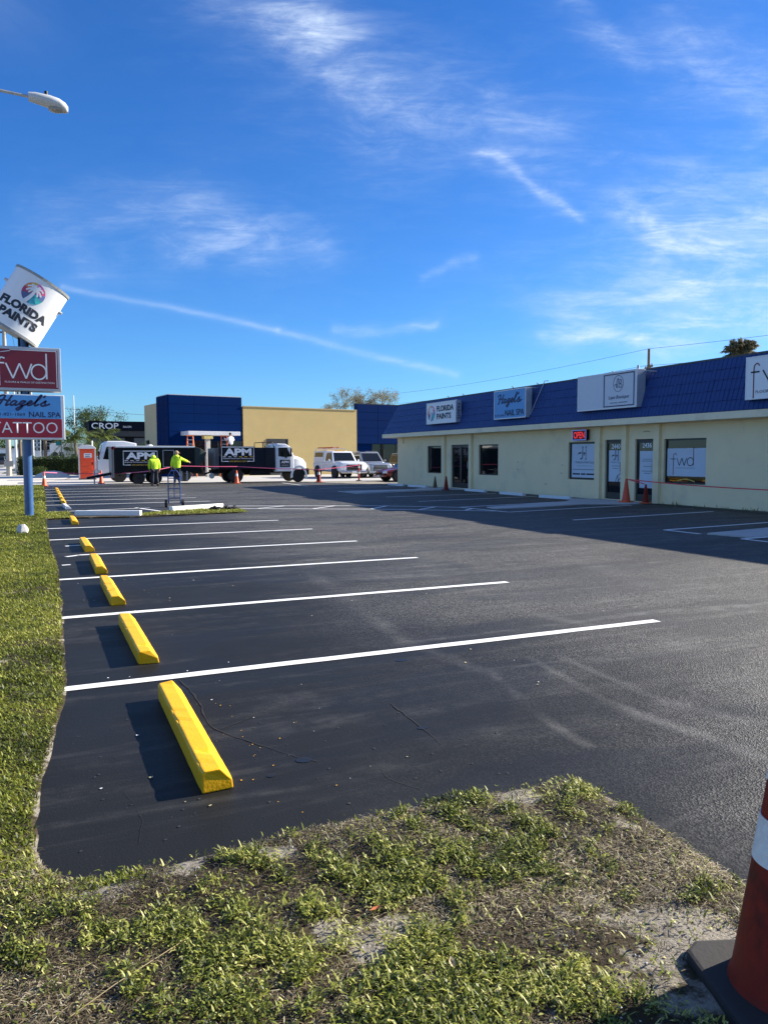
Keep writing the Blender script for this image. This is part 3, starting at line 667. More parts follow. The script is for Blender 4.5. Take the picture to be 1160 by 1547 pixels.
# access ramps, slabs a little above the lot
def slab(pts, z, label):
    B().prism(pts, 'z', -.02, z).build('concrete_ramp', CONC2, asphalt, bevel=.008)
slab([(11.6, 18.45), (13.3, 18.6), (15.2, 19.1), (16.4, 18.5), (17.3, 18.55), (17.36, 21.1), (16.75, 21.7), (15.5, 20.4), (11.7, 19.1)], .03, '')
slab([(11.45, 10.78), (11.62, 9.95), (16.6, 10.55), (17.3, 9.6), (17.3, 12.0), (16.6, 11.65), (13.48, 11.1)], .03, '')
slab([(11.75, 28.9), (16.4, 30.3), (17.3, 29.6), (17.36, 32.2), (16.6, 32.6), (15.2, 31.05), (11.75, 30.7)], .03, '')
sheet('dirt_strip', jag([(16.5, 12.2), (17.48, 12.2), (17.48, 18.4), (17.0, 18.4)], .3, .12), .009, mat('dark_soil', (.045, .045, .035), .95, var=.3, scale=5, bump=.6, bscale=30))
sheet('dirt_edge', jag([(16.7, 37.0), (18.1, 36.6), (18.1, 44), (14.2, 43.8), (15.4, 40.5)], .4, .25), .008, mat('sandy_dirt', (.24, .21, .16), .95, var=.25, scale=3, bump=.5, bscale=20))
# cracks, sealer blots, crumbs
def crack(pts, w):
    p = smooth_path(pts, 8); L, Rr = [], []
    for i, q in enumerate(p):
        d = Vector((p[min(i+1, len(p)-1)][0]-p[max(i-1, 0)][0], p[min(i+1, len(p)-1)][1]-p[max(i-1, 0)][1])).normalized(); n = Vector((-d.y, d.x))
        c = Vector(q)+n*.010*mnoise.noise((q[0]*14, q[1]*14, 0)); ww = w*(.35+abs(mnoise.noise((q[0]*25, q[1]*25, 3)))*1.6)*(1-.75*i/len(p))
        L.append((*(c+n*ww), .003)); Rr.append((*(c-n*ww), .003))
    n = len(p); B().add(L+Rr, [(i, n+i, n+i+1, i+1) for i in range(n-1)]).build('asphalt_crack', mat('crack_tar', (.006, .006, .007), .8, var=0), asphalt)
crack([(.80, 5.15), (.83, 4.65), (.81, 4.21), (.91, 3.95), (1.05, 3.68), (1.18, 3.47)], .008); crack([(.85, 4.12), (.98, 4.19), (1.13, 4.31)], .007)
crack([(1.87, 4.13), (1.86, 3.74), (1.84, 3.42)], .007); crack([(1.2, 4.15), (1.35, 4.22), (1.6, 4.3)], .0025); crack([(1.5, 3.0), (1.42, 3.15), (1.44, 3.3)], .0025); crack([(.30, 3.0), (.33, 3.2), (.30, 3.5)], .002)
crack([(2.9, 6.6), (3.3, 6.2), (3.9, 5.9), (4.4, 5.2)], .003)
blot = mat('sealer_blot', (.005, .005, .006), .45, var=0)
for x, y, a, b in ((1.13, 3.52, .042, .034), (1.86, 3.68, .03, .02), (.93, 3.4, .018, .012), (2.35, 5.0, .05, .03)):
    B().poly([(x+a*math.cos(t*.5236)*(1+.15*mnoise.noise((t, x, y))), y+b*math.sin(t*.5236), .0025) for t in range(12)]).build('sealer_spot', blot, asphalt)
def chips(name, mat_, n, reg, smin, smax):
    b = B()
    for _ in range(n):
        x, y = reg(); s_ = random.uniform(smin, smax); a = random.uniform(0, 6.28)
        b.add([(x+s_*math.cos(a+t)*random.uniform(.5, 1.2), y+s_*math.sin(a+t)*random.uniform(.5, 1.2), .004+s_*.15*(t > 2)) for t in (0, 1.5, 3, 4.6)], [(0, 1, 2, 3)])
    dress(b.build(name, mat_), kind='stuff')
chips('paint_chips', WHITE, 70, lambda: (random.gauss(.55, .45) % 3+.1, random.uniform(3.2, 18)), .003, .010)
chips('yellow_paint_flecks', STOPY, 22, lambda: (.78+abs(random.gauss(0, .18)), random.uniform(2.95, 4.6)), .002, .006)
chips('grit', mat('dark_grit', (.03, .03, .03), .8), 90, lambda: (random.uniform(0, 2.2), random.uniform(2.86, 4.5)), .003, .008)
chips('leaf_bits', mat('dry_leaf_bits', (.42, .36, .20), .8), 60, lambda: (random.uniform(.1, 6), random.uniform(3, 14)), .005, .014)

# ------------------------------------------------------------------ wheel stops
def stop_mesh(mat_, seed, length=1.45, w=.145, h=.100):
    """concrete kerb block along y: upright left side, long chamfer on the right, rough broken ends"""
    prof = [(0, 0), (w, 0), (w-.004, .042), (w*.60, h), (.010, h), (0, .088)]
    b = B(); secs = []; rr = random.Random(seed)
    ny = 26
    for i in range(ny+1):
        y = length*i/ny; q = []
        for j, (x, z) in enumerate(prof):
            e = .0009 if 0 < i < ny else .006
            q.append((x+rr.gauss(0, e*.55), y+(rr.gauss(0, .006) if i in (0, ny) else 0), max(0, z+(rr.gauss(0, e*.55) if z > 0 else 0))))
        secs.append(q)
    for _ in range(5):
        i, j, d_ = rr.randrange(1, ny), rr.choice((3, 4, 5)), rr.uniform(.004, .011); x, y, z = secs[i][j]; secs[i][j] = (x+(d_ if j != 3 else -d_), y, z-d_*.9)
    b.loft(secs)
    me = b.mesh('wheel_stop', bevel=.006, seg=2); me.materials.append(mat_); return me
YEL = [('nearest yellow wheel stop, long block beside the cracked asphalt', 3.34, .600), ('yellow wheel stop second from the camera, just past the first white line', 5.65, .590), ('yellow wheel stop third from the camera between second and third white lines', 8.05, .590),
       ('yellow wheel stop fourth from the camera, just past the third white line', 10.33, .590), ('yellow wheel stop fifth from the camera, with a stub of white paint in its shadow', 12.85, .585), ('short looking yellow wheel stop just in front of the grass island', 18.25, .58)]
for i, (lb, y, x) in enumerate(YEL):
    o = link('wheel_stop', stop_mesh(STOPY, i)); o.location = (x, y, .003); o.rotation_euler = (0, 0, R((-.4, .3, .2, -.3, .6, 0)[i]))
    dress(o, lb, 'wheel stop', 'yellow wheel stops along the left stalls')
for i, (y, lb) in enumerate(((26.55, 'yellow wheel stop right behind the peeled white one, past the island'), (29.0, 'second yellow wheel stop beyond the grass island'), (31.5, 'third yellow wheel stop beyond the grass island'), (34.0, 'fourth yellow wheel stop beyond the island'), (36.9, 'farthest yellow wheel stop near the cone by the verge'))):
    o = link('wheel_stop', stop_mesh(STOPY, 20+i)); o.location = (.56, y, .003); dress(o, lb, 'wheel stop', 'yellow wheel stops along the left stalls')
o = link('wheel_stop', stop_mesh(WHITE_STOP, 40)); o.location = (.60, 23.6, .003); o.rotation_euler = (0, 0, R(2)); dress(o, 'bare white wheel stop just behind the island, ahead of the far yellow row', 'wheel stop')
for i, (x, y, a, lb) in enumerate(((16.42, 21.45, 8, 'pale wheel stop nearest the camera along the shop wall, beside the concrete ramp'), (16.38, 24.2, 3, 'pale wheel stop second along the shop wall below the nail spa roof sign'), (16.6, 27.3, 3, 'pale wheel stop just right of the double glass door'),
                                   (16.62, 32.6, 10, 'cracked pale wheel stop left of the double glass door'), (16.5, 34.9, 6, 'farthest pale wheel stop by the corner of the shop building'))):
    o = link('wheel_stop', stop_mesh(WHITE_STOP, 60+i, 1.6, .16, .10)); o.location = (x, y, .003); o.rotation_euler = (0, 0, R(a-3)); dress(o, lb, 'wheel stop', 'pale wheel stops along the shop wall')
# island
sheet('grass_island', jag([(.0, 19.85), (.8, 20.05), (2.2, 19.75), (3.6, 19.95), (4.75, 20.15), (5.0, 20.9), (4.7, 21.9), (3.2, 21.5), (2.3, 20.6), (.75, 21.0), (.6, 22.2), (0, 22.3)], .25, .06), .03, SOIL)
B().prism(jag([(.0, 19.86), (.8, 20.06), (2.2, 19.76), (3.6, 19.96), (4.74, 20.16), (4.98, 20.9), (4.7, 21.88), (3.2, 21.48), (2.3, 20.58), (.75, 20.98), (.6, 22.18), (0, 22.28)], .25, .06), 'z', -.01, .028).build('island_edge', SOIL, asphalt)
def island_grass():
    x, y = scatter(-.1, 5.0, 19.7, 22.3, 1500)
    k = ((y < 20.9) & (y > 19.95+.05*np.sin(x*5)) & (x < 2.5)) | ((x >= 2.5) & (y > 20.1) & (y < 20.1+(x-1.6)*.8) & (y < 21.7)) | ((x < .65) & (y < 22.2) & (y > 19.95))
    k &= ~((x > .66) & (x < 2.28))
    x, y = x[k], y[k]; n = len(x)
    dress(blades('island_grass', np.stack([x, y, np.full(n, .03)], 1), rng.uniform(0, 6.28, n), rng.uniform(.03, .07, n), rng.uniform(.012, .022, n), rng.uniform(.2, 1.2, n), .5+rng.normal(0, .2, n), GRASS), kind='stuff')
island_grass()
KERBW = mat('lit_white_kerb_paint', (.86, .85, .80), .7, var=.04, bump=.3)  # white raised and warmed so the shaded near face reads as sunlit
def kerb(x0, y0, x1, y1, lb):
    d = Vector((x1-x0, y1-y0, 0)); L = d.length; a = math.atan2(d.y, d.x)
    o = B().prism([(0, 0), (.16, 0), (.155, .145), (.015, .15), (0, .135)], 'x', 0, L).build('concrete_kerb', KERBW, bevel=.008); o.location = (x0, y0, .004); o.rotation_euler = (0, 0, a); dress(o, lb, 'kerb')
kerb(.73, 20.72, 2.22, 20.02, 'white kerb block at the near left end of the grass island'); kerb(3.2, 21.2, 4.75, 22.05, 'white kerb block behind the island grass, next to the hand truck')
b = B()
for i in range(9):
    x = 4.25+i*.08; a_ = i*2.4; b.tube([(x-.12*math.cos(a_), 21.2-.16*math.sin(a_), .04), (x, 21.2+.05*math.sin(i), .085+.03*math.sin(i*1.7)), (x+.08*math.cos(a_+1), 21.22+.1*math.sin(a_+1), .07), (x+.16*math.cos(a_), 21.25+.16*math.sin(a_), .035)], [.02, .045, .04, .015], 7)
dress(b.build('tar_rag_heap', RUBBER, smooth=True), 'crumpled black rag heap at the tip of the grass island', 'rag')

# ------------------------------------------------------------------ strip mall
XW, XF, XR = 17.5, 16.96, 17.41
Y0B, Y1B = -8.0, 37.64
mall = thing('strip_mall', 'low cream stucco shop building with a blue mansard roof', 'building', (XW, 0, 0))
def BX(x0, x1, y0, y1, z0, z1): return (x0-XW, x1-XW, y0, y1, z0, z1)
OPEN_ = [(32.63, 34.16, .67, 2.0), (30.08, 31.72, .04, 2.02), (27.67, 29.24, .68, 1.99), (21.40, 22.96, .65, 1.98), (20.07, 20.96, .04, 2.03), (18.62, 19.51, .03, 2.02), (16.6, 18.25, .64, 2.0), (5.0, 6.8, .64, 2.0), (2.5, 3.4, .03, 2.02)]
def wall_front():
    ys = sorted({Y0B, Y1B} | {a for o in OPEN_ for a in o[:2]}); b = B()
    for a, c in zip(ys[:-1], ys[1:]):
        op = [o for o in OPEN_ if o[0] <= a and o[1] >= c]
        if op:
            z0, z1 = op[0][2:]
            b.box(0, .22, a, c, -.05, z0); b.box(0, .22, a, c, z1, 2.55)
        else: b.box(0, .22, a, c, -.05, 2.55)
    b.box(.22, 9.0, Y1B-.2, Y1B, -.05, 2.55); b.box(.22, 9.0, Y0B, Y0B+.2, -.05, 2.55); b.box(9.0, 9.2, Y0B, Y1B, -.05, 3.9)
    b.box(.25, .30, Y0B+.2, Y1B-.2, 0, 2.5)
    return b.build('wall', CREAM, mall)
wall = wall_front()
B().box(.2202, .2495, Y0B+.2, Y1B-.2, .01, 2.49).build('dark_interior', mat('dark_room', (.012, .012, .013), .9, var=.2), mall)
for a, c in ((32.21, 32.50), (29.72, 29.95), (21.12, 21.38), (19.83, 20.05), (18.36, 18.60), (36.9, 37.1), (9.6, 9.85)):
    if a > 36: B().box(-.06, -.002, a, c, 2.18, 2.45).build('wall_vent', CREAM2, mall)
    else: B().box(-.11, -.001, a, c, -.03, 2.47).build('pier', CREAM, mall, bevel=.006)
fas = B().box(XF-XW, .2, Y0B-.5, Y1B+.82, 2.48, 2.68).build('fascia', CREAM2, mall, bevel=.01)
# mansard core
rb = B()
pf = [(XF-XW+.02, 2.682), (XR-XW, 4.16), (9.2, 4.16), (9.2, 2.682)]
yt, yb = 37.30, 38.40
rb.loft([[(p[0], Y0B-.4, p[1]) for p in pf], [(pf[0][0], yb, pf[0][1]), (pf[1][0], yt, pf[1][1]), (pf[2][0], yt, pf[2][1]), (pf[3][0], yb, pf[3][1])]])
roof = rb.build('roof', ROOFB, mall)
B().box(XR-XW-.03, XR-XW+.10, Y0B-.4, yt+.02, 4.163, 4.215).build('roof_edge_trim', ROOFD, mall)
# ribbed shake panels, five courses, built piece by piece
slope = Vector((pf[1][0]-pf[0][0], 0, pf[1][1]-pf[0][1])); SL = slope.length; sdir = slope.normalized(); snor = Vector((-sdir.z, 0, sdir.x))
NC = 5; CH = SL/NC; PW = 1.22
def shake_panel(wd, seed):
    """one pressed panel: ribs across, lower edge standing proud"""
    rr = random.Random(seed); b = B(); nr = int(round(wd/.153)); secs = []
    for i in range(nr):
        y0 = wd*i/nr; y1 = wd*(i+1)/nr; k = rr.uniform(-.004, .004)
        for (yy, lift) in ((y0+.004, .004), (y0+.018, .020+k), (y1-.018, .020+k), (y1-.004, .004)):
            secs.append((yy, lift))
    vs_, fs = [], []
    for yy, lf in secs:
        for t, up_ in ((0.0, .015), (.05, .010), (1.0, .001)):
            p = sdir*(CH*t*.995)+snor*(lf+up_); vs_.append((p.x, yy, p.z))
        p = snor*.0; vs_.append((p.x, yy, p.z))
    n = len(secs)
    for i in range(n-1):
        for j in range(2): fs.append((i*4+j, i*4+j+1, (i+1)*4+j+1, (i+1)*4+j))
        fs.append((i*4, (i+1)*4, (i+1)*4+3, i*4+3))
    me = bpy.data.meshes.new('roof_panel'); me.from_pydata(vs_, [], fs); me.materials.append(ROOFB); me.update(); return me
pm = [shake_panel(PW, i) for i in range(4)]
for c in range(NC):
    off = (c % 2)*PW*.5; y = Y0B-.3+off; ylim = yb-(c+1)*(yb-yt)/NC
    while y < ylim-.05:
        w_ = min(PW, ylim-y); me = pm[random.randrange(4)] if w_ > PW-.01 else shake_panel(max(.16, w_), 9+c)
        o = link('roof_panel', me, roof); p = sdir*(CH*c); o.location = (pf[0][0]+p.x+snor.x*random.uniform(0, .004), y, pf[0][1]+p.z); y += PW
# roof-top vents (small goosenecks along the parapet)
for y in (24.9, 26.6, 30.6, 32.0, 20.6):
    B().tube([(XR-XW+.1, y, 4.18), (XR-XW+.1, y, 4.27), (XR-XW+.04, y, 4.29)], .02, 6).build('roof_pipe', ROOFD, mall)
# windows and doors
def win(i, name='window', door=False, double=False):
    a, c, z0, z1 = OPEN_[i]; cy, cz, w_, h_ = (a+c)/2, (z0+z1)/2, c-a, z1-z0
    gl = panel(name, GLASS, mall, (.10, cy, cz), FACE_W, w_-.02, h_-.02, .012)
    frame_rect('frame', BRONZE, gl, (.10, cy, cz), FACE_W, w_, h_, .075 if door else .05, .04, -.01)
    if door:
        B().box(.05, .12, a+.04, c-.04, z0+.0, z0+.22).build('kick_plate', BRONZE, gl)
        B().box(.05, .12, a+.04, c-.04, z1-.12, z1-.075).build('head_rail', BRONZE, gl)
        B().tube([(.02, a+.16, .95), (.02, a+.16, 1.25)], .014, 6).build('handle', STEEL, gl)
    if double: B().box(.045, .12, cy-.07, cy+.07, z0+.02, z1-.04).build('meeting_stile', BRONZE, gl)
    return gl, cy, cz, w_, h_
win(0); win(1, 'door', True, True); win(2)
def jh(parent, o, sc_):
    f = lambda L: [[(x*sc_, y*sc_) for x, y in l_] for l_ in L]
    strokes(f([[(-.02, .22), (-.02, -.10), (-.07, -.19), (-.15, -.20)]]), 'poster_logo', INK, parent, o, FACE_W, .045*sc_); strokes(f([[(.16, .22), (.16, -.21)], [(-.05, .22), (.02, .22)], [(.12, .22), (.20, .22)], [(.12, -.21), (.20, -.21)], [(.07, .04), (.07, -.09)], [(.02, .0), (.14, .0)]]), 'poster_logo', INK, parent, o, FACE_W, .03*sc_, curve=False)
    ex, ey = FACE_W; P = [Vector(o)+ex*(x*sc_)+ey*(y*sc_)+Vector((-.004, 0, 0)) for x, y in ((-.30, -.06), (-.22, .03), (-.10, .04), (-.08, .0), (-.18, -.02))]; B().poly(P).build('poster_leaf', INK, parent)
gd, cy, cz, w_, h_ = win(3)
XP = .085
panel('poster', POSTER, gd, (XP, cy-.02, cz), FACE_W, w_-.16, h_-.14, .004)
jh(gd, (XP, cy+.05, cz+.27), 1.0)
text("Hazel's Nail Spa", 'poster_name', INKG, gd, (XP, cy-.05, cz-.06), FACE_W, 1.0, .12)
strokes([[(-.4, 0), (.4, 0)]], 'poster_line', INKG, gd, (XP, cy-.05, cz-.18), FACE_W, .012); strokes([[(-.62, 0), (.62, 0)]], 'poster_line', INKG, gd, (XP, cy, cz-.31), FACE_W, .03)
strokes([[(-.62, 0), (-.2, 0)], [(-.15, 0), (.1, 0)], [(.15, 0), (.62, 0)]], 'poster_line', INK, gd, (XP, cy, cz-.47), FACE_W, .055)
gd, cy, cz, w_, h_ = win(4, 'door', True)
panel('poster', POSTER, gd, (XP+.004, cy, 1.15), FACE_W, w_-.2, 1.05, .003)
text('2440', 'door_number', INKW, gd, (XP, cy, 1.80), FACE_W, .42, .16, bold=.02)
jh(gd, (XP, cy, 1.50), .72); text("Hazel's Spa", 'poster_name', INKG, gd, (XP, cy, 1.27), FACE_W, .5, .08)
strokes([[(-.2, 0), (.2, .0)], [(-.15, -.08), (.15, -.08)]], 'poster_line', INKG, gd, (XP, cy, 1.15), FACE_W, .02)
strokes([[(-.1, -.1), (.0, .1), (.2, .2)], [(-.05, -.15), (.1, 0), (.2, .05)], [(0, .12), (.08, -.1), (.2, -.18)]], 'poster_vine', INK, gd, (XP, cy-.1, .72), FACE_W, .02)
gd, cy, cz, w_, h_ = win(5, 'door', True)
panel('poster', POSTER, gd, (XP+.004, cy-.03, 1.05), FACE_W, w_-.2, 1.18, .003)
text('2436', 'door_number', INKW, gd, (XP, cy, 1.82), FACE_W, .40, .16, bold=.02)
for dz, wd in ((.28, .4), (.22, .5), (.05, .36), (-.1, .5), (-.17, .3)): strokes([[(-wd/2, 0), (wd/2, 0)]], 'poster_line', INKG, gd, (XP, cy-.03, 1.1+dz), FACE_W, .022)
gd, cy, cz, w_, h_ = win(6)
panel('poster', POSTER, gd, (XP+.004, cy, cz-.03), FACE_W, w_-.12, .84, .003)
mar = mat('maroon_ink', (.16, .02, .04), .5, var=0)
strokes([[(-.42, .18), (-.48, .24), (-.55, .20), (-.57, .1), (-.57, -.42)]], 'poster_letter', mar, gd, (XP, cy, cz), FACE_W, .022, sx=.9)
strokes([[(.28, -.12), (.28, .42)]], 'poster_letter', mar, gd, (XP, cy, cz), FACE_W, .022)
strokes([[(-.63, .07), (-.42, .07)]], 'poster_letter', INK, gd, (XP, cy, cz), FACE_W, .022)
strokes([[(-.37, .1), (-.27, -.13)], [(-.27, -.13), (-.17, .1)], [(-.17, .1), (-.08, -.13)], [(-.08, -.13), (.02, .1)]], 'poster_letter', INK, gd, (XP, cy, cz), FACE_W, .024, curve=False)
strokes([[(.16+.12*math.cos(t*.5236), -.01+.12*math.sin(t*.5236)) for t in range(13)]], 'poster_letter', INK, gd, (XP, cy, cz), FACE_W, .024)
strokes([[(-.42, -.2), (.34, -.2)]], 'poster_line', INKG, gd, (XP, cy, cz), FACE_W, .014)
strokes([[(-.35, -.02), (0, .05), (.35, -.02)]], 'bench_edge', mat('amber_strip', (.55, .33, .06), .5), gd, (XP, cy, cz-.58), FACE_W, .035)
win(7); win(8, 'door', True)
# conduit and meter marks on the wall
B().tube([(-.03, 26.0, 2.6), (-.03, 26.0, 2.45)], .03, 6).build('downpipe_stub', CREAM2, mall)

def wall_weeds():
    n = 700; y = rng.uniform(9, 18.3, n); x = 17.46-rng.random(n)**2*.5; k = fnoise(x*2, y, 3, 11)+rng.normal(0, .3, n) > .25; x, y = x[k], y[k]; n = len(x)
    dress(blades('wall_weeds', np.stack([x, y, np.full(n, .01)], 1), rng.uniform(0, 6.28, n), rng.uniform(.05, .16, n), rng.uniform(.01, .025, n), rng.uniform(.3, 1.4, n), .4+rng.normal(0, .2, n), WEED), kind='stuff')
wall_weeds()
for y, z, w_ in ((24.3, .42, .16), (19.0, 2.25, .3), (13.8, 1.1, .05), (26.2, 1.25, .12), (26.2, .95, .12), (23.3, 1.15, .1), (23.35, .85, .1)):
    strokes([[(-w_/2, 0), (0, .01), (w_/2, -.004)]], 'wall_scar', mat('scar_grey', (.30, .26, .18), .9), mall, (-.001, y, z), FACE_W, .022, lift=.002)
# OPEN sign
t = thing('open_sign', 'red neon OPEN sign in a blue border over the nail spa window', 'sign', (XW-.10, 22.15, 2.22))
B().box(-.06, .06, -.40, .40, -.19, .19).build('case', BLACKP, t, bevel=.02)
frame_rect('neon_border', NEONB, t, (-.062, 0, 0), FACE_W, .76, .36, .022, .008, .002)
text('OPEN', 'neon_letters', NEON, t, (-.064, 0, 0), FACE_W, .60, .24, bold=.012, lift=.006)
B().box(.06, .10, -.3, -.2, -.05, .05).build('bracket', STEEL, t)

# roof sign cabinets
def cabinet(name, label, y0, y1, z0, z1, depth=.28, xf=16.86, face=GREYF):
    t = thing(name, label, 'sign', (xf, (y0+y1)/2, (z0+z1)/2), 0, None); w_, h_ = y1-y0, z1-z0
    B().box(.008, depth, -w_/2, w_/2, -h_/2, h_/2).build('cabinet', ALU, t, bevel=.008)
    panel('sign_face', face, t, (.008, 0, 0), FACE_W, w_-.07, h_-.07, .004)
    frame_rect('frame', WHITE, t, (.008, 0, 0), FACE_W, w_, h_, .035, .012)
    return t, w_, h_
t, w_, h_ = cabinet('shop_sign', 'white FLORIDA PAINTS sign box with round palm logo on the blue roof', 30.15, 33.0, 3.0, 3.99, face=WHITEF)
fl_logo(t, (0, .92, .0), FACE_W, .36); B().poly([Vector((-.0075, .92+.36*.0*math.cos(i), 0)) for i in range(3)])
text('FLORIDA', 'lettering', INK, t, (0, -.42, .19), FACE_W, 1.6, .26, bold=.03, lift=.006); text('PAINTS', 'lettering', INK, t, (0, -.30, -.16), FACE_W, 1.36, .26, bold=.03, lift=.006)
text('PAINTS', 'end_lettering', NAVY, t, (.14, -w_/2, 0), (-EZZ, EXX), .7, .14, bold=.02, lift=.004)
t, w_, h_ = cabinet('shop_sign', "light blue Hazel's NAIL SPA sign box on the blue roof", 24.75, 27.0, 2.96, 4.10, face=SKYF2)
strokes(HAZEL, 'script_lettering', NAVY, t, (0, .80, .05), FACE_W, .05, sx=.255, sy=.165, shear=.25, lift=.006)
text('NAIL SPA', 'lettering', INK, t, (0, -.35, -.34), FACE_W, 1.3, .24, bold=.012, lift=.006); text('941-921-1869', 'phone_number', NAVY, t, (0, .72, -.42), FACE_W, .68, .09, lift=.006)
B().tube([(.2, -w_/2-.02, -h_/2+.1), (.5, -w_/2-.5, h_/2+.2), (.6, -w_/2-.6, h_/2+.2)], .018, 6).build('brace', STEEL, t); B().tube([(.2, -w_/2, h_/2-.02), (.7, -w_/2-.1, h_/2-.02)], .018, 6).build('brace', STEEL, t)
t, w_, h_ = cabinet('shop_sign', 'wide white sign box with a framed boutique emblem, half of it blank', 18.78, 21.66, 3.0, 4.17, face=GREYF, depth=.34)
frame_rect('panel_border', NAVY, t, (0, -.62, 0), FACE_W, 1.42, 1.04, .03, .006, .004)
cir = lambda r_, cx=0, cy_=0, sy_=1.0: [(cx+r_*math.cos(k*R(15)), cy_+r_*sy_*math.sin(k*R(15))) for k in range(25)]
strokes([cir(.23, -.02, .2, 1.1)], 'emblem_ring', NAVY, t, (0, -.62, 0), FACE_W, .014)
strokes([[(-.12, .1), (-.08, .3), (-.02, .36), (-.04, .2), (-.1, .08), (.0, .1)], [(.04, .32), (.03, .08)], [(.03, .32), (.12, .3), (.1, .21), (.03, .2), (.14, .16), (.12, .07), (.02, .08)], [(-.2, .14), (-.14, .18), (-.08, .15)]], 'emblem_letters', NAVY, t, (0, -.62, 0), FACE_W, .018)
text('Lape Boutique', 'script_lettering', NAVY, t, (0, -.62, -.24), FACE_W, .95, .15, shear=.35)
strokes([[(-.4, 0), (-.05, 0)], [(0, 0), (.4, 0)]], 'small_print', INKG, t, (0, -.62, -.40), FACE_W, .03)
B().tube([(.3, -w_/2-.02, h_/2-.06), (.55, -w_/2-.35, h_/2-.1)], .02, 6).build('brace', STEEL, t); B().tube([(.15, -w_/2+.12, h_/2), (.15, -w_/2+.12, h_/2+.12)], .04, 6).build('eyebolt', STEEL, t)
t, w_, h_ = cabinet('shop_sign', 'white fwd sign box cut off by the right edge, with thin maroon and black letters', 11.9, 14.75, 2.93, 4.03, face=WHITEF)
strokes([[(-1.0, .3), (-1.06, .36), (-1.14, .33), (-1.17, .2), (-1.17, -.52)], [(1.0, -.2), (1.0, .5)]], 'lettering', mar, t, (0, 0, 0), FACE_W, .03)
strokes([[(-1.26, .15), (-1.0, .15)], [(-.9, .18), (-.65, -.2)], [(-.65, -.2), (-.4, .18)], [(-.4, .18), (-.15, -.2)], [(-.15, -.2), (.1, .18)]], 'lettering', INK, t, (0, 0, 0), FACE_W, .04, curve=False)
strokes([cir(.22, .76, 0)], 'lettering', INK, t, (0, 0, 0), FACE_W, .035)
text('FLOORS & WALLS OF DISTINCTION', 'tag_line', INK, t, (0, .1, -.36), FACE_W, 2.0, .07)

# ------------------------------------------------------------------ pylon sign
py = thing('pylon_sign', 'tall roadside pylon sign on a blue pole with a tilted paint can on top', 'sign', (-.30, 21.1, 0))
B().lathe([(.105, -.02), (.105, 4.6)], 16).build('pole', POLEB, py, smooth=True); B().box(-.22, .22, -.22, .22, -.01, .035).build('base_plate', CONC2, py, bevel=.008)
B().lathe([(.107, 2.46), (.109, 2.46), (.109, 2.64), (.107, 2.64)], 16).build('pole_collar', NAVYP, py)
SW = 1.66
def pyl_cab(z0, z1, name):
    o = B().box(-SW/2, SW/2, -.20, .20, z0, z1).build(name, ALU, py, bevel=.02); return o
xo = .04
fc = pyl_cab(3.10, 4.17, 'upper_cabinet')
panel('sign_face', REDF, fc, (0, -.20, 3.635), FACE_S, SW-.14, .93, .006)
strokes([[(-.62, 3.31), (-.62, 4.0), (-.3, 4.06)], [(.73, 4.08), (.73, 3.2)], [(-.3, 4.085), (.73, 4.085)]], 'trim_line', WHITEF, fc, (0, -.202, 0), FACE_S, .018, curve=False, lift=.007)
cc = (0, -.208, 3.62)
strokes([[(-.42, .25), (-.50, .27), (-.545, .19), (-.55, .05), (-.55, -.40)], [(.50, -.22), (.50, .40)], [(-.64, .14), (-.43, .14)]], 'lettering', WHITEF, fc, cc, FACE_S, .035)
strokes([[(-.40, .14), (-.25, -.22)], [(-.25, -.22), (-.10, .14)], [(-.10, .14), (.04, -.22)], [(.04, -.22), (.17, .14)]], 'lettering', WHITEF, fc, cc, FACE_S, .035, curve=False)
strokes([cir(.165, .325, -.05, 1.08)], 'lettering', WHITEF, fc, cc, FACE_S, .035)
text('FLOORS & WALLS OF DISTINCTION', 'tag_line', WHITEF, fc, (.12, -.208, 3.31), FACE_S, 1.1, .042)
hc = B().box(-SW/2, SW/2+.05, -.20, .20, 1.92, 3.02).build('lower_cabinet', WHITE, py, bevel=.015)
panel('sign_face', SKYF, hc, (0, -.20, 2.715), FACE_S, SW-.06, .56, .006); panel('sign_face', REDF2, hc, (.005, -.20, 2.20), FACE_S, SW-.05, .46, .006)
strokes(HAZEL, 'script_lettering', NAVY, hc, (-.60, -.207, 2.74), FACE_S, .042, sx=.178, sy=.118, shear=.35)
text('NAIL SPA', 'lettering', NAVY, hc, (.43, -.207, 2.535), FACE_S, .72, .13, bold=.02); text('941-921-1869', 'phone_number', NAVY, hc, (-.36, -.207, 2.53), FACE_S, .70, .075, bold=.01)
text('TATTOO', 'lettering', WHITEF, hc, (-.02, -.207, 2.21), FACE_S, 1.46, .27, bold=-.006, lift=.004)
# tilted can
can = bpy.data.objects.new('paint_can', None)
cb = B(); Wc, Hc, Dc = .665, 1.46, .42
n = 40
def ring(zz, k=1.0): return [(Wc*k*math.cos(2*math.pi*i/n), Dc*k*math.sin(2*math.pi*i/n), zz) for i in range(n)]
tilt = Matrix.Translation((.11, 0, 5.16)) @ Matrix.Rotation(R(31), 4, 'Y')
cb.loft([ring(-Hc/2), ring(Hc/2)]); cb.xf(tilt)
can = cb.build('paint_can', WHITEF, py, smooth=True, angle=40)
for z_ in (-1, 1):
    rim_ = B(); rim_.loft([ring(z_*Hc/2-.03, 1.012), ring(z_*Hc/2-.03, 1.03), ring(z_*Hc/2+.03, 1.03), ring(z_*Hc/2+.03, .97), ring(z_*Hc/2+.005, .96)]); rim_.xf(tilt); rim_.build('can_rim', mat('grey_rim', (.30, .31, .30), .5), can)
for sx_ in (-1, 1):
    e = B(); e.tube([(sx_*Wc*.96, -.05, .30), (sx_*(Wc+.07), -.06, .30)], [.05, .03], 8); e.xf(tilt); e.build('handle_lug', ALU, can)
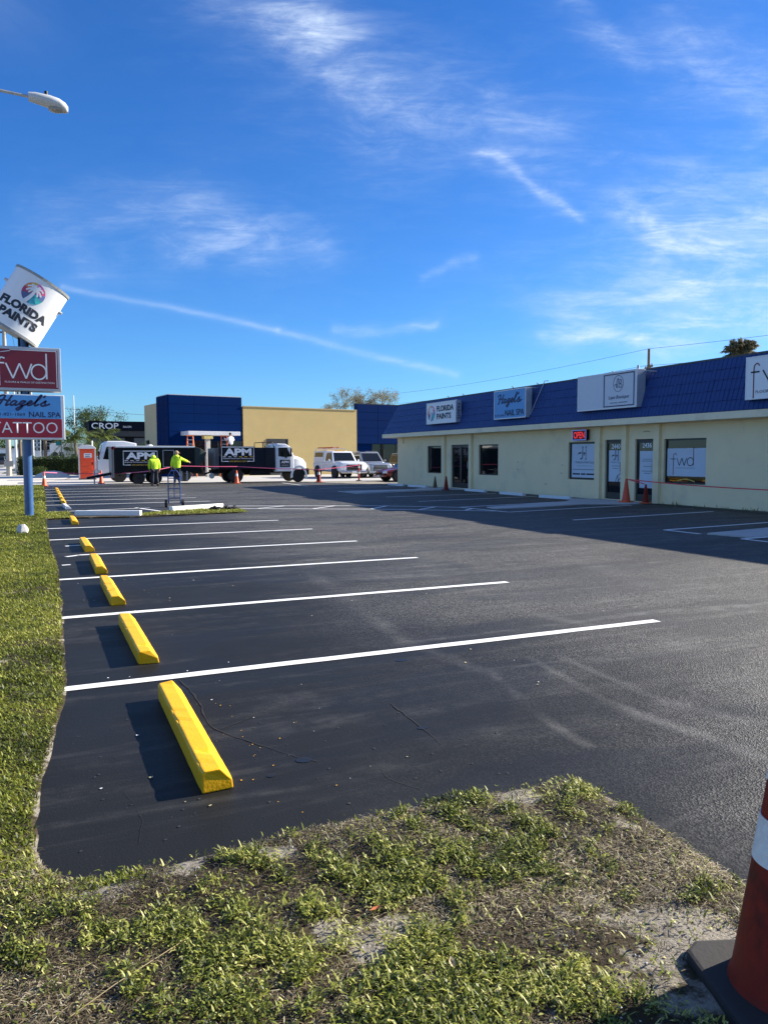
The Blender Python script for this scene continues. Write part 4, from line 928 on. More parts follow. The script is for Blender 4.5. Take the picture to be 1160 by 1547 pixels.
def can_wrap(o):
    """bend flat lettering round the oval can"""
    me = o.data
    bm = bmesh.new(); bm.from_mesh(me); bmesh.ops.subdivide_edges(bm, edges=[e for e in bm.edges if e.calc_length() > .08], cuts=2); bm.to_mesh(me); bm.free()
    for v in me.vertices:
        x = max(-.98*Wc, min(.98*Wc, v.co.x)); off = -v.co.y
        y_ = -Dc*math.sqrt(max(0, 1-(x/Wc)**2)); v.co = tilt @ Vector((x, y_-off, v.co.z))
    me.update()
ch = len(can.children)
pre = set(can.children)
fl_logo(can, (0, 0, .30), FACE_S, .265, .006)
text('FLORIDA', 'lettering', INK, can, (0, 0, -.13), FACE_S, 1.12, .215, bold=.06, lift=.003); text('PAINTS', 'lettering', INK, can, (0, 0, -.40), FACE_S, .92, .215, bold=.06, lift=.003)
for o in can.children:
    if o not in pre: can_wrap(o)
B().box(-.10, .10, -.08, .08, 3.0, 3.1).build('spacer', BLACKP, py); B().box(-.12, .12, -.08, .08, 4.17, 4.5).build('spacer', BLACKP, py)

# ------------------------------------------------------------------ street lamp
lp = thing('street_lamp', 'grey cobra head street lamp on a curved arm reaching in from the left', 'street lamp', (-3.6, 20.0, 0))
B().lathe([(.14, -.1), (.09, 9.6)], 12).build('pole', CONCP, lp, smooth=True)
B().tube([(0, 0, 9.0), (.7, 0, 9.45), (1.6, 0, 9.72), (2.6, 0, 9.77), (3.66, 0, 9.72)], .035, 8).build('arm', STEEL, lp, smooth=True)
hd = B(); secs = []
for x, w_, zt, zb in ((3.60, .09, 9.82, 9.62), (3.75, .13, 9.84, 9.60), (4.05, .16, 9.83, 9.545), (4.25, .17, 9.79, 9.51), (4.38, .14, 9.72, 9.50), (4.44, .06, 9.65, 9.52)):
    secs.append([(x, w_*math.cos(k*R(30)), (zt+zb)/2+(zt-zb)/2*math.sin(k*R(30))-.02*(x-3.6)) for k in range(12)])
hd.loft(secs); hd.build('lamp_head', mat('lamp_grey', (.52, .53, .52), .5, var=.08), lp, smooth=True, angle=60)
B().lathe([(.14, 0), (.14, -.02), (.10, -.045), (.02, -.06)], 16, (4.18, 0, 9.525), sx=1.2).build('lens', mat('lamp_lens', (.32, .31, .28), .2), lp, smooth=True)
B().lathe([(.045, 0), (.04, .09), (.02, .1)], 10, (3.98, 0, 9.81)).build('photocell', BLACKP, lp)

# ------------------------------------------------------------------ cones and tape
def cone(label, loc, h=.72, group='traffic cones', body=ORANGE, rz=0.0, base=ORANGE, bands=1, cat='traffic cone'):
    t = thing('traffic_cone', label, cat, loc, rz, group); s_ = h/.72
    B().prism([(-.18*s_, -.14*s_), (-.14*s_, -.18*s_), (.14*s_, -.18*s_), (.18*s_, -.14*s_), (.18*s_, .14*s_), (.14*s_, .18*s_), (-.14*s_, .18*s_), (-.18*s_, .14*s_)], 'z', 0, .035*s_).build('base', base, t, bevel=.006)
    B().lathe([(.135*s_, .035*s_), (.125*s_, .06*s_), (.034*s_, .70*s_), (.030*s_, .72*s_), (.018*s_, .72*s_)], 20).build('body', body, t, smooth=True)
    rr = lambda z: (.125+(z-.06)/.64*(.034-.125))*s_+.003
    for z0, z1 in ((.40, .54), (.60, .67))[:bands]: B().lathe([(rr(z0), z0*s_), (rr(z1), z1*s_)], 20).build('reflective_band', BANDW, t, smooth=True)
    return t
# near cone, close to the lens on the right
nc = thing('traffic_cone', 'large dirty red traffic cone on a black rubber base, cut off at the lower right', 'traffic cone', (1.805, 1.375, 0), R(-20))
nb_ = B().prism([(-.21, -.165), (-.165, -.21), (.165, -.21), (.21, -.165), (.21, .165), (.165, .21), (-.165, .21), (-.21, .165)], 'z', .012, .052).build('base', mat('scuffed_black_rubber', (.024, .022, .020), .85, var=.3, scale=10, bump=.4, bscale=60), nc, bevel=.012)
B().lathe([(.155, .052), (.145, .075), (.032, .90), (.028, .92), (.016, .92)], 48).build('body', ORDIRTY_SHADE, nc, smooth=True)
rr = lambda z: .145+(z-.075)/.825*(.032-.145)+.0025
for z0, z1 in ((.40, .52), (.62, .72)): B().lathe([(rr(z0), z0), (rr(z1), z1)], 48).build('reflective_band', BANDW, nc, smooth=True)
cone('traffic cone at the corner of the grass verge with pink tape tied to its tip', (.13, 43.6, 0), .72)
cone('traffic cone standing in front of the orange portable toilet', (3.1, 46.5, 0), .72)
cone('traffic cone beside the rear wheels of the navy flatbed truck', (10.0, 42.9, 0), .74)
cone('dark traffic cone between the flatbed truck and the white pickup', (14.75, 42.6, 0), .80, body=ORDIRTY_SHADE)
cone('dull shadowed cone left of the double glass door, by the cracked wheel stop', (16.75, 31.9, .0), .56, body=mat('olive_dark_cone', (.10, .07, .03), .7), base=RUBBER, bands=0)  # body in one dark olive tone
cone('red tipped dark cone right in front of the double glass door pier', (16.25, 29.9, .0), .62, body=ORDIRTY_SHADE, base=RUBBER, bands=0)
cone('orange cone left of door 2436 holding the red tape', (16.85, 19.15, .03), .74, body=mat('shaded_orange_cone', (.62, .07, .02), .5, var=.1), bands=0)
cone('darker red cone right of door 2436', (17.0, 18.45, .03), .58, body=ORDIRTY_SHADE, bands=0)
t = thing('delineator_post', 'slim red and white striped post in front of the white pickup', 'delineator', (17.55, 43.3, 0))
B().lathe([(.2, 0), (.19, .05), (.06, .07)], 12).build('base', RUBBER, t); B().lathe([(.055, .06), (.05, 1.0), (.03, 1.05)], 10).build('post', mat('delineator_red', (.35, .02, .02), .5), t, smooth=True)
for z in (.45, .8): B().lathe([(.057, z), (.056, z+.12)], 10).build('reflective_band', BANDW, t)
def tape(name, label, pts, mat_, w=.035):
    b = B(); P = []
    for a, c in zip(pts[:-1], pts[1:]):
        a, c = Vector(a), Vector(c); L = (c-a).length; n = max(3, int(L/.8))
        for i in range(n):
            s_ = i/n; p = a.lerp(c, s_); p.z -= L*L*.0012*4*s_*(1-s_); P.append(p)
    P.append(Vector(pts[-1])); vs_, fs = [], []
    for i, p in enumerate(P):
        tw = .5*math.sin(i*.7); o = Vector((0, .2*math.sin(tw), 1)).normalized()*w/2; vs_ += [p-o, p+o]
        if i: k = 2*i; fs.append((k-2, k, k+1, k-1))
    return dress(B().add(vs_, fs).build(name, mat_), label, 'tape')
tape('flagging_tape', 'long pink flagging tape strung from the verge cone across the truck fronts', [(.13, 43.6, .72), (3.1, 46.45, .55), (5.25, 41.35, .78), (6.6, 41.95, 1.02), (10.0, 42.7, .95), (14.75, 42.55, .74), (17.55, 43.22, .98)], PINK)
tape('flagging_tape', 'red tape running along the cream wall from the cone at door 2436', [(16.85, 19.15, .76), (16.95, 18.45, .62), (16.85, 19.1, .75), (16.7, 14.0, .62), (16.6, 7.0, .70)], REDT, .03)

# ------------------------------------------------------------------ hand truck
t = thing('hand_truck', 'blue two wheeled hand truck standing upright behind the island', 'hand truck', (3.58, 23.35, 0), R(-6)); t.scale = (1, 1, .90)
for x in (-.17, .17): B().tube([(x, 0, .12), (x, .02, 1.02), (x*.8, .03, 1.1)], .017, 8).build('rail', HANDB, t)
B().tube([(-.137, .03, 1.1), (-.08, .035, 1.2), (.08, .035, 1.2), (.137, .03, 1.1)], .017, 8).build('handle', HANDB, t)
for z in (.3, .62, .95): B().tube([(-.17, .01, z), (.17, .01, z)], .013, 8).build('crossbar', HANDB, t)
B().tube([(0, .02, .3), (0, .03, 1.2)], .013, 8).build('centre_strut', HANDB, t)
B().box(-.2, .2, -.22, .0, .01, .025).build('toe_plate', STEEL, t)
for x in (-.24, .24):
    w_ = B().lathe([(.06, -.03), (.125, -.035), (.13, 0), (.125, .035), (.06, .03)], 18, (x, .07, .13), 'x').build('wheel', RUBBER, t, smooth=True)
    B().lathe([(.06, -.028), (.06, .028)], 12, (x, .07, .13), 'x').build('rim', STEEL, w_)
# white rock on the verge
rk = B(); rr_ = random.Random(4); 
secs = []
for i, (z, r_) in enumerate(((0, .10), (.07, .105), (.15, .085), (.19, .055))): secs.append([(r_*math.cos(k*.9)*(1+.25*rr_.uniform(-1, 1)), r_*.8*math.sin(k*.9)*(1+.25*rr_.uniform(-1, 1)), z+.02*rr_.uniform(-1, 1)) for k in range(7)])
o = rk.loft(secs).build('rock', STONE, bevel=.01); o.location = (-.36, 16.3, .01); dress(o, 'broken white concrete lump lying on the lawn in front of the pylon pole', 'rock')

# ------------------------------------------------------------------ people
def skin_mesh(name, verts, edges, radii, mat_, parent, root=0, sub=2):
    me = bpy.data.meshes.new(name); me.from_pydata(verts, edges, []); ob = bpy.data.objects.new(name, me); COL.objects.link(ob)
    md = ob.modifiers.new('s', 'SKIN'); md.use_smooth_shade = True
    for i, v in enumerate(me.skin_vertices[0].data):
        r_ = radii[i]; v.radius = (r_, r_) if not isinstance(r_, tuple) else r_; v.use_root = (i == root)
    sb = ob.modifiers.new('u', 'SUBSURF'); sb.levels = sb.render_levels = sub
    dg = bpy.context.evaluated_depsgraph_get(); m2 = bpy.data.meshes.new_from_object(ob.evaluated_get(dg)); m2.name = name
    bpy.data.objects.remove(ob); m2.materials.clear()
    for p in m2.polygons: p.use_smooth = True
    return link(name, m2, parent, mat_)
def person(label, loc, rz, pose, top, legs, hat=None, hood=False, H=1.72):
    t = thing('person', label, 'person', loc, rz); k = H/1.75
    j = {a: Vector(p)*k for a, p in pose.items()}
    def hand(wr, d):
        d = d.normalized(); sd_ = d.cross(Vector((0, 1, 0))); sd_ = sd_.normalized() if sd_.length > .1 else Vector((1, 0, 0))
        palm = wr+d*.06*k; V_, E_, R_ = [palm], [], [(.034, .022)]
        for f in range(4):
            b0 = wr+d*.10*k+sd_*(f-1.5)*.019*k; b1 = b0+d*(.038, .045, .042, .032)[f]*k; b2 = b1+(d*.5+d.cross(sd_)*.5)*.03*k
            V_ += [b0, b1, b2]; R_ += [.010, .009, .007]
        th = wr+d*.05*k+sd_*.036*k; V_ += [th, th+(d+sd_*.6)*.035*k]; R_ += [.011, .009]
        return V_, R_
    P = ['pelvis', 'waist', 'chest', 'neck', 'head0', 'head1', 'head2']; rad = {'pelvis': .14, 'waist': .125, 'chest': .15, 'neck': .055, 'head0': .075, 'head1': .098, 'head2': .07}
    V_, E_, R_, ix = [], [], [], {}
    def add(n, p, r_):
        ix[n] = len(V_); V_.append(p); R_.append(r_*k if not isinstance(r_, tuple) else tuple(q*k for q in r_)); return ix[n]
    for n in P: add(n, j[n], rad[n])
    for a, b_ in zip(P[:-1], P[1:]): E_.append((ix[a], ix[b_]))
    for s_ in 'LR':
        for a, r_ in (('sh', .065), ('el', .045), ('wr', .03)): add(a+s_, j[a+s_], r_)
        E_ += [(ix['chest'], ix['sh'+s_]), (ix['sh'+s_], ix['el'+s_]), (ix['el'+s_], ix['wr'+s_])]
        hv, hr = hand(j['wr'+s_], j['wr'+s_]-j['el'+s_]); b0 = len(V_)
        for p, r_ in zip(hv, hr): V_.append(p); R_.append(r_ if isinstance(r_, tuple) else (r_, r_))
        E_.append((ix['wr'+s_], b0))
        for f in range(4): E_ += [(b0, b0+1+f*3), (b0+1+f*3, b0+2+f*3), (b0+2+f*3, b0+3+f*3)]
        E_ += [(b0, b0+13), (b0+13, b0+14)]
        for a, r_ in (('hp', .09), ('kn', .06), ('an', .042), ('to', .04)): add(a+s_, j[a+s_], r_)
        E_ += [(ix['pelvis'], ix['hp'+s_]), (ix['hp'+s_], ix['kn'+s_]), (ix['kn'+s_], ix['an'+s_]), (ix['an'+s_], ix['to'+s_])]
    R2 = [r_ if isinstance(r_, tuple) else (r_, r_) for r_ in R_]
    body = skin_mesh('body', [tuple(v) for v in V_], E_, R2, SKIN, t, 0, 1)
    hx = j['head1']
    fwd = (j['nose']-hx).normalized(); sidev = fwd.cross(EZZ).normalized()
    b = B().tube([hx+fwd*.085*k, hx+fwd*.125*k-EZZ*.02], [.016, .012], 6)
    for s_ in (-1, 1): b.tube([hx+sidev*s_*.092*k+EZZ*.01, hx+sidev*s_*.112*k+EZZ*.02-fwd*.02], [.02, .012], 6)
    b.build('nose_and_ears', SKIN, t)
    eb = B()
    for s_ in (-1, 1): eb.lathe([(.001, -.008), (.011, 0), (.001, .008)], 8, tuple(hx+fwd*.090*k+sidev*s_*.034*k+EZZ*.02))
    eb.build('eyes', HAIR, t)
    # clothes
    cv = {'c0': (j['pelvis']-EZZ*.06*k, (.195, .15)), 'c1': (j['waist'], (.20, .15)), 'c2': (j['chest'], (.215, .155)), 'c3': (j['chest']*.45+j['neck']*.55, (.15, .11))}
    VV, EE, RR, ii = [], [], [], {}
    for n, (p, r_) in cv.items(): ii[n] = len(VV); VV.append(p); RR.append(tuple(q*k for q in r_))
    EE += [(0, 1), (1, 2), (2, 3)]
    for s_ in 'LR':
        a = len(VV); sh = j['sh'+s_]; VV += [sh, j['el'+s_], j['wr'+s_]]; RR += [(.098*k, .098*k), (.076*k, .076*k), (.058*k, .058*k)]; EE += [(2, a), (a, a+1), (a+1, a+2)]
    skin_mesh('hoodie' if hood else 'shirt', [tuple(v) for v in VV], EE, RR, top, t, 1, 2)
    VV, EE, RR = [j['pelvis']], [], [(.165*k, .13*k)]
    for s_ in 'LR':
        a = len(VV); VV += [j['hp'+s_]-EZZ*.05*k, j['kn'+s_], j['an'+s_]+EZZ*.03*k]; RR += [(.105*k,)*2, (.080*k,)*2, (.066*k,)*2]; EE += [(0, a), (a, a+1), (a+1, a+2)]
    skin_mesh('trousers', [tuple(v) for v in VV], EE, RR, legs, t, 0, 2)
    for s_ in 'LR':
        an, to = j['an'+s_], j['to'+s_]; d = to-an; d.z = 0; d.normalize(); sdv = d.cross(EZZ)
        bb = B(); q = []
        for u_, w_, hh in ((-.09, .04, .10), (.0, .048, .12), (.10, .05, .075), (.17, .03, .045)):
            c = Vector((an.x, an.y, 0))+d*u_; q.append([c-sdv*w_, c+sdv*w_, c+sdv*w_*.8+EZZ*hh, c-sdv*w_*.8+EZZ*hh])
        bb.loft(q); bb.build('boot', BOOT, t, bevel=.012)
    if hood == 2:
        up_ = (j['head2']-j['neck']).normalized(); B().tube([j['neck']-up_*.10, j['neck']-up_*.0, j['head0']-fwd*.03, j['head1']-fwd*.03, j['head2']-fwd*.03+up_*.02, j['head2']-fwd*.03+up_*.065], [.15, .13, .128, .125, .10, .03], 14).build('hood', top, t, smooth=True, angle=80)
    elif hood:
        hb = B(); hb.lathe([(.17, -.04), (.165, .02), (.13, .06), (.08, .05)], 14, tuple(j['neck']+EZZ*.02-fwd*.03)); hb.build('hood', top, t, smooth=True)
    if hat:
        hb = B(); hb.lathe([(.115, -.01), (.118, .03), (.10, .09), (.05, .125), (.005, .13)], 14, tuple(hx+EZZ*.035)); hb.build('cap', hat, t, smooth=True)
        B().box(-.085, .085, .08, .20, -.012, .0).xf(Matrix.Translation(hx+EZZ*.05) @ Vector((0, 1, 0)).rotation_difference(fwd).to_matrix().to_4x4()).build('cap_brim', hat, t)
    elif hood != 2:
        B().lathe([(.105, -.03), (.112, .03), (.09, .09), (.04, .125), (.005, .128)], 14, tuple(hx+EZZ*.02-fwd*.015)).build('hair', HAIR, t, smooth=True)
    return t
BASE = dict(pelvis=(0, 0, .93), waist=(0, 0, 1.10), chest=(0, 0, 1.33), neck=(0, .01, 1.50), head0=(0, .02, 1.58), head1=(0, .03, 1.65), head2=(0, .02, 1.71), nose=(0, .2, 1.65),
            shL=(-.19, 0, 1.41), elL=(-.25, -.03, 1.14), wrL=(-.25, .04, .90), shR=(.19, 0, 1.41), elR=(.25, -.03, 1.14), wrR=(.25, .04, .90),
            hpL=(-.09, 0, .90), knL=(-.11, .02, .49), anL=(-.12, -.01, .09), toL=(-.14, .14, .03), hpR=(.09, 0, .90), knR=(.11, .03, .49), anR=(.12, -.01, .09), toR=(.14, .14, .03))
def pose(**k): d = dict(BASE); d.update(k); return d
person('worker in a lime hi-vis hoodie with head bent forward, back to us by the trailer', (5.35, 41.2, 0), R(6), pose(chest=(0, .06, 1.31), neck=(0, .14, 1.45), head0=(0, .20, 1.49), head1=(0, .26, 1.52), head2=(0, .30, 1.54), nose=(0, .40, 1.42), shL=(-.20, .05, 1.39), shR=(.20, .05, 1.39), elL=(-.27, .05, 1.12), wrL=(-.24, .12, .88), elR=(.27, .04, 1.12), wrR=(.27, .10, .88), knR=(.12, .08, .50), anR=(.15, -.06, .10)), HIVIS, JEANS, None, 2, 1.68)
person('worker in a lime hi-vis hoodie and cap pointing to the right with one arm raised', (6.58, 41.9, 0), R(-4), pose(elR=(.42, .10, 1.30), wrR=(.62, .24, 1.22), elL=(-.25, .0, 1.13), nose=(.12, .16, 1.64)), HIVIS, JEANS, mat('tan_cap', (.36, .26, .16), .8), 1, 1.76)
person('worker in a white shirt up on the scaffold behind the flatbed truck', (13.1, 58.0, 1.55), R(20), pose(elR=(.34, .08, 1.2), wrR=(.36, .26, 1.3), elL=(-.32, .1, 1.2), wrL=(-.3, .3, 1.32)), SHIRT, JEANS, None, 0, 1.72)

# ------------------------------------------------------------------ vehicles
def wheel(parent, x, y, r_, w_=.24, rim=RIM, side=1):
    t = B().lathe([(r_*.62, -w_/2), (r_*.93, -w_/2), (r_, -w_*.32), (r_, w_*.32), (r_*.93, w_/2), (r_*.62, w_/2)], 26, (x, y, r_), 'y').build('wheel', RUBBER, parent, smooth=True)
    B().lathe([(r_*.62, w_*.30), (r_*.58, w_*.42), (r_*.40, w_*.36), (r_*.16, w_*.40), (r_*.12, w_*.50), (.001, w_*.5)], 20, (x, y, r_), 'y').xf(Matrix.Translation((0, y, 0)) @ Matrix.Scale(side, 4, EYY) @ Matrix.Translation((0, -y, 0))).build('rim', rim, t, smooth=True)
def section(x, w_, zl, zt, tuck=.9, round_=.10):
    """car body cross-section at x: half-width w_, underside zl, top zt"""
    return [(x, -w_*.86, zl), (x, -w_, zl+.14), (x, -w_*1.01, (zl+zt)/2), (x, -w_*.97, zt-round_), (x, -w_*tuck, zt-round_*.2), (x, -w_*.4, zt+.012), (x, w_*.4, zt+.012), (x, w_*tuck, zt-round_*.2), (x, w_*.97, zt-round_), (x, w_*1.01, (zl+zt)/2), (x, w_, zl+.14), (x, w_*.86, zl)]
def house(b, pts, wb, wt_, z0, z1):
    """greenhouse from side-profile (x0 bottom, x0 top, x1 top, x1 bottom)"""
    a, c, d, e = pts
    vs_ = [(a, -wb, z0), (e, -wb, z0), (e, wb, z0), (a, wb, z0), (c, -wt_, z1), (d, -wt_, z1), (d, wt_, z1), (c, wt_, z1)]
    return b.add(vs_, [(0,3,2,1),(4,5,6,7),(0,1,5,4),(1,2,6,5),(2,3,7,6),(3,0,4,7)])
def lerp3(p, q, t): return tuple(a+(b_-a)*t for a, b_ in zip(p, q))
def side_glass(parent, P00, P10, P11, P01, sgn, m0=.05, m1=.95, v0=.1, v1=.86):
    """dark pane on a slanted side: bottom edge P00-P10, top edge P01-P11"""
    f = lambda u_, v_: lerp3(lerp3(P00, P10, u_), lerp3(P01, P11, u_), v_)
    q = [f(m0, v0), f(m1, v0), f(m1, v1), f(m0, v1)]
    n = (Vector(q[1])-Vector(q[0])).cross(Vector(q[3])-Vector(q[0])).normalized()
    if n.dot(Vector(sgn)) < 0: n = -n
    q1 = [Vector(p)+n*.008 for p in q]; q0 = [Vector(p)-n*.02 for p in q]
    return B().add(q0+q1, [(0,3,2,1),(4,5,6,7),(0,1,5,4),(1,2,6,5),(2,3,7,6),(3,0,4,7)]).build('window', glass_dark('car_glass', (.008, .010, .012)), parent)
def car(name, label, cat, loc, rz, paint, kind='suv', L=4.7, W=1.86, H=1.75, wr=.36):
    t = thing(name, label, cat, loc, rz); h = L/2; w_ = W/2; belt = H*.60
    hood = {'suv': .60, 'sedan': .61, 'pickup': .64}[kind]*H
    b = B(); x0 = h*.28
    zl = .24 if kind != 'pickup' else .42
    if kind == 'sedan': prof = [(-h, .80, .62), (-h+.08, .95, belt*.95), (-h*.55, 1.0, belt*1.0), (0, 1.0, belt), (h*.42, .99, belt*.98), (h*.8, .96, hood*.84), (h-.08, .90, hood*.74), (h, .78, hood*.62)]
    else: prof = [(-h, .88, belt*.96), (-h+.06, .97, belt), (0, 1.0, belt), (h*.40, 1.0, belt), (h*.46, .99, hood), (h*.86, .97, hood*.97), (h-.06, .95, hood*.90), (h, .88, hood*.82)]
    b.loft([section(x, w_*k, zl+(.10 if abs(x) > h*.95 else 0), z) for x, k, z in prof]); b.build('body', paint, t, smooth=True, angle=38)
    if kind == 'sedan': G_ = (-h*.80, -h*.42, h*.10, h*.50)
    elif kind == 'suv': G_ = (-h*.97, -h*.86, h*.12, h*.44)
    else: G_ = (-h*.16, -h*.12, h*.20, h*.42)
    wb, wt_ = w_*.93, w_*.76; z0, z1 = belt-.04, H
    cb_ = B(); house(cb_, G_, wb, wt_, z0, z1); cb_.build('cabin', paint, t, bevel=.06, seg=3, smooth=True, angle=40)
    a, c, d, e = G_
    for s_ in (-1, 1):
        sp = (a+(e-a)*.52); tp = c+(d-c)*.52
        side_glass(t, (a, s_*wb, z0), (sp, s_*wb, z0), (tp, s_*wt_, z1), (c, s_*wt_, z1), (0, s_, .2), .10, .96, .16); side_glass(t, (sp, s_*wb, z0), (e, s_*wb, z0), (d, s_*wt_, z1), (tp, s_*wt_, z1), (0, s_, .2), .04, .86, .16)
    side_glass(t, (e, -wb, z0), (e, wb, z0), (d, wt_, z1), (d, -wt_, z1), (1, 0, .3), .07, .93, .12, .88); side_glass(t, (a, -wb, z0), (a, wb, z0), (c, wt_, z1), (c, -wt_, z1), (-1, 0, .3), .08, .92, .2, .88)
    for s_ in (-1, 1):
        B().lathe([(.03, -.06), (.09, -.04), (.10, .03), (.04, .07)], 10, (e-.25, s_*(w_+.10), belt+.10), 'y', sx=.7).build('mirror', paint if kind != 'pickup' else CARW, t, smooth=True)
        hl = B(); hz = hood*.74 if kind != 'sedan' else hood*.64
        hl.loft([[(h-.16, s_*w_*.60, hz-.09), (h-.16, s_*w_*.93, hz-.07), (h-.16, s_*w_*.93, hz+.08), (h-.16, s_*w_*.60, hz+.06)], [(h+.012, s_*w_*.60, hz-.08), (h-.03, s_*w_*.90, hz-.05), (h-.05, s_*w_*.90, hz+.06), (h+.0, s_*w_*.60, hz+.05)]]); hl.build('headlight', LAMPW, t)
        B().box(-h-.012, -h+.05, min(s_*w_*.66, s_*w_*.9), max(s_*w_*.66, s_*w_*.9), belt*.68, belt*.92).build('tail_light', LAMPR, t)
        for zx in (-h*.60, h*.62):
            B().lathe([(wr*1.17, -.10), (wr*1.17, .012)], 22, (zx, s_*w_*.99, wr), 'y').build('wheel_arch', mat('arch_black', (.012, .012, .012), .8), t); wheel(t, zx, s_*(w_-.055), wr, .23, RIM, s_)
        B().box(-.02, .22, s_*(w_*1.005)-.01, s_*(w_*1.005)+.018, belt*.80, belt*.83).build('door_handle', CHROME, t)
        B().tube([(-h*.15, s_*w_*1.012, zl+.12), (-h*.15, s_*w_*1.01, belt-.05)], .006, 4).build('door_seam', INK, t)
    gz0, gz1 = hood*.46, hood*.80
    if kind == 'sedan': gz0, gz1 = hood*.36, hood*.52
    B().box(h-.05, h+.022, -w_*.56, w_*.56, gz0, gz1).build('grille', BLACKP, t, bevel=.015)
    for i in range(3 if kind != 'sedan' else 1): B().box(h+.0, h+.034, -w_*.54, w_*.54, gz0+(gz1-gz0)*(i+.6)/3.4, gz0+(gz1-gz0)*(i+.6)/3.4+.03).build('grille_bar', CHROME, t)
    B().box(h-.12, h+.06, -w_*.94, w_*.94, hood*.30, hood*.44).build('front_bumper', CHROME if kind == 'pickup' else paint, t, bevel=.04); B().box(-h-.05, -h+.1, -w_*.94, w_*.94, hood*.32, hood*.48).build('rear_bumper', CHROME if kind == 'pickup' else paint, t, bevel=.04)
    B().box(h+.055, h+.066, -.16, .16, hood*.31, hood*.42).build('number_plate', WHITE, t)
    if kind == 'suv':
        for s_ in (-1, 1): B().tube([(a+.3, s_*wt_*.94, H+.01), (a+.4, s_*wt_*.94, H+.05), (d-.2, s_*wt_*.94, H+.05), (d-.1, s_*wt_*.94, H+.01)], .018, 6).build('roof_rail', CHROME, t)
    return t
pk = car('pickup_truck', 'white crew cab pickup with a topper and ladder rack, parked nose towards the lot', 'pickup truck', (19.5, 51.9, 0), R(-90), CARW, 'pickup', 5.9, 2.0, 1.86, .40)
tp = B(); house(tp, (-2.9, -2.84, -.62, -.58), .96, .86, 1.10, 1.92); tp.build('topper', CARW, pk, bevel=.04)
for s_ in (-1, 1): side_glass(pk, (-2.9, s_*.96, 1.10), (-.58, s_*.96, 1.10), (-.62, s_*.86, 1.92), (-2.84, s_*.86, 1.92), (0, s_, .1), .10, .90, .45, .85)['label'] = 'narrow dark topper window'
for x in (-2.6, -.9): B().tube([(x, -.84, 1.90), (x, -.84, 2.06), (x, .84, 2.06), (x, .84, 1.90)], .025, 6).build('ladder_rack', STEEL, pk)
B().box(.1, .35, -.35, .35, 1.86, 1.92).build('light_bar', mat('amber_lamp', (.75, .40, .05), .3), pk, bevel=.02)
t = thing('ladder', 'orange ladder lying on the rack of the white pickup', 'ladder', (19.0, 52.7, 2.13), R(90))
for y in (-.2, .2): B().box(-1.5, 1.7, y-.03, y+.03, -.04, .04).build('rail', LADO, t)
for i in range(10): B().tube([(-1.35+i*.32, -.17, 0), (-1.35+i*.32, .17, 0)], .018, 6).build('rung', STEEL, t)
car('suv', 'silver SUV parked right beside the white pickup', 'SUV', (21.75, 52.0, 0), R(-90), CARS, 'suv', 4.8, 1.88, 1.82, .38)
car('sedan', 'dark red sedan half hidden by the corner of the shop building', 'sedan', (21.1, 43.2, 0), R(180), CARR, 'sedan', 4.5, 1.78, 1.38, .33)
car('suv', 'black SUV behind the red sedan, mostly hidden by the building corner', 'SUV', (25.1, 51.6, 0), R(-90), CARK, 'suv', 4.6, 1.84, 1.66, .36)

# navy flatbed truck, heading +X
def apm_board(parent, o, w_, h_):
    panel('sign_board', NAVYP, parent, o, FACE_S, w_, h_, .02); ox, oy, oz = o; oy -= .021
    P = Vector(o); fr = .035
    strokes([[(-.28*w_, -h_*.42), (-.48*w_, -h_*.42), (-.48*w_, h_*.46), (.48*w_, h_*.46), (.48*w_, -h_*.42), (.28*w_, -h_*.42)]], 'sign_border', INKW, parent, (ox, oy, oz), FACE_S, .045, curve=False)
    text('APM', 'lettering', INKW, parent, (ox, oy, oz+h_*.16), FACE_S, w_*.82, h_*.44, bold=.045)
    for i in range(6): panel('dash', INKW if i < 3 else mat('yellow_ink', (.8, .5, .03), .5, var=0), parent, (ox-w_*.40+i*w_*.16, oy, oz-h_*.14), FACE_S, w_*.09, h_*.035, .002)
    text('Asphalt Pavement Maintenance', 'tag_line', INKW, parent, (ox, oy, oz-h_*.25), FACE_S, w_*.90, h_*.10)
    text('APM-ASPHALT.COM', 'web_address', mat('yellow_ink', (.8, .5, .03), .5, var=0), parent, (ox, oy, oz-h_*.42), FACE_S, w_*.50, h_*.085)
tk = thing('flatbed_truck', 'white cab flatbed truck with a navy high sided body and APM sign', 'truck', (9.0, 44.7, 0))
# local: x from 0 (rear) to 5.2 (front bumper), near side y=-1.05
XB0, XB1 = .25, 3.42
bd = B(); bd.box(XB0, XB1, -1.08, 1.08, .78, .88); bd.box(XB0, XB1, -1.08, -1.03, .88, 2.02); bd.box(XB0, XB1, 1.03, 1.08, .88, 2.02); bd.box(XB1-.05, XB1, -1.03, 1.03, .88, 2.02); bd.box(XB0, XB0+.05, -1.03, 1.03, .88, 1.6); bd.build('bed', NAVYP, tk, bevel=.01)
for x in (.7, 1.25, 1.8, 2.35, 2.9): B().box(x-.03, x+.03, -1.11, -1.081, .80, 2.0).build('bed_post', NAVYP, tk)
for i in range(4): B().box(XB0-.28+i*.06, XB0-.24+i*.06, -1.0, 1.0, .82, 1.98-.0*i).build('liftgate_bar', mat('grey_gate', (.14, .14, .15), .5), tk)
B().box(-.1, 4.6, -.42, .42, .55, .76).build('chassis', BLACKP, tk)
apm_board(tk, (1.25, -1.115, 1.62), 1.92, .92)
cab = B()
cp = [(3.48, .62), (3.48, 2.18), (3.60, 2.26), (4.12, 2.24), (4.34, 2.10), (4.60, 1.55), (4.60, .62)]
cab.prism([(p[0], p[1]) for p in cp], 'y', -1.0, 1.0); cab.build('cab', CARW, tk, bevel=.05, seg=3, smooth=True, angle=40)
hood_ = B(); hs_ = []
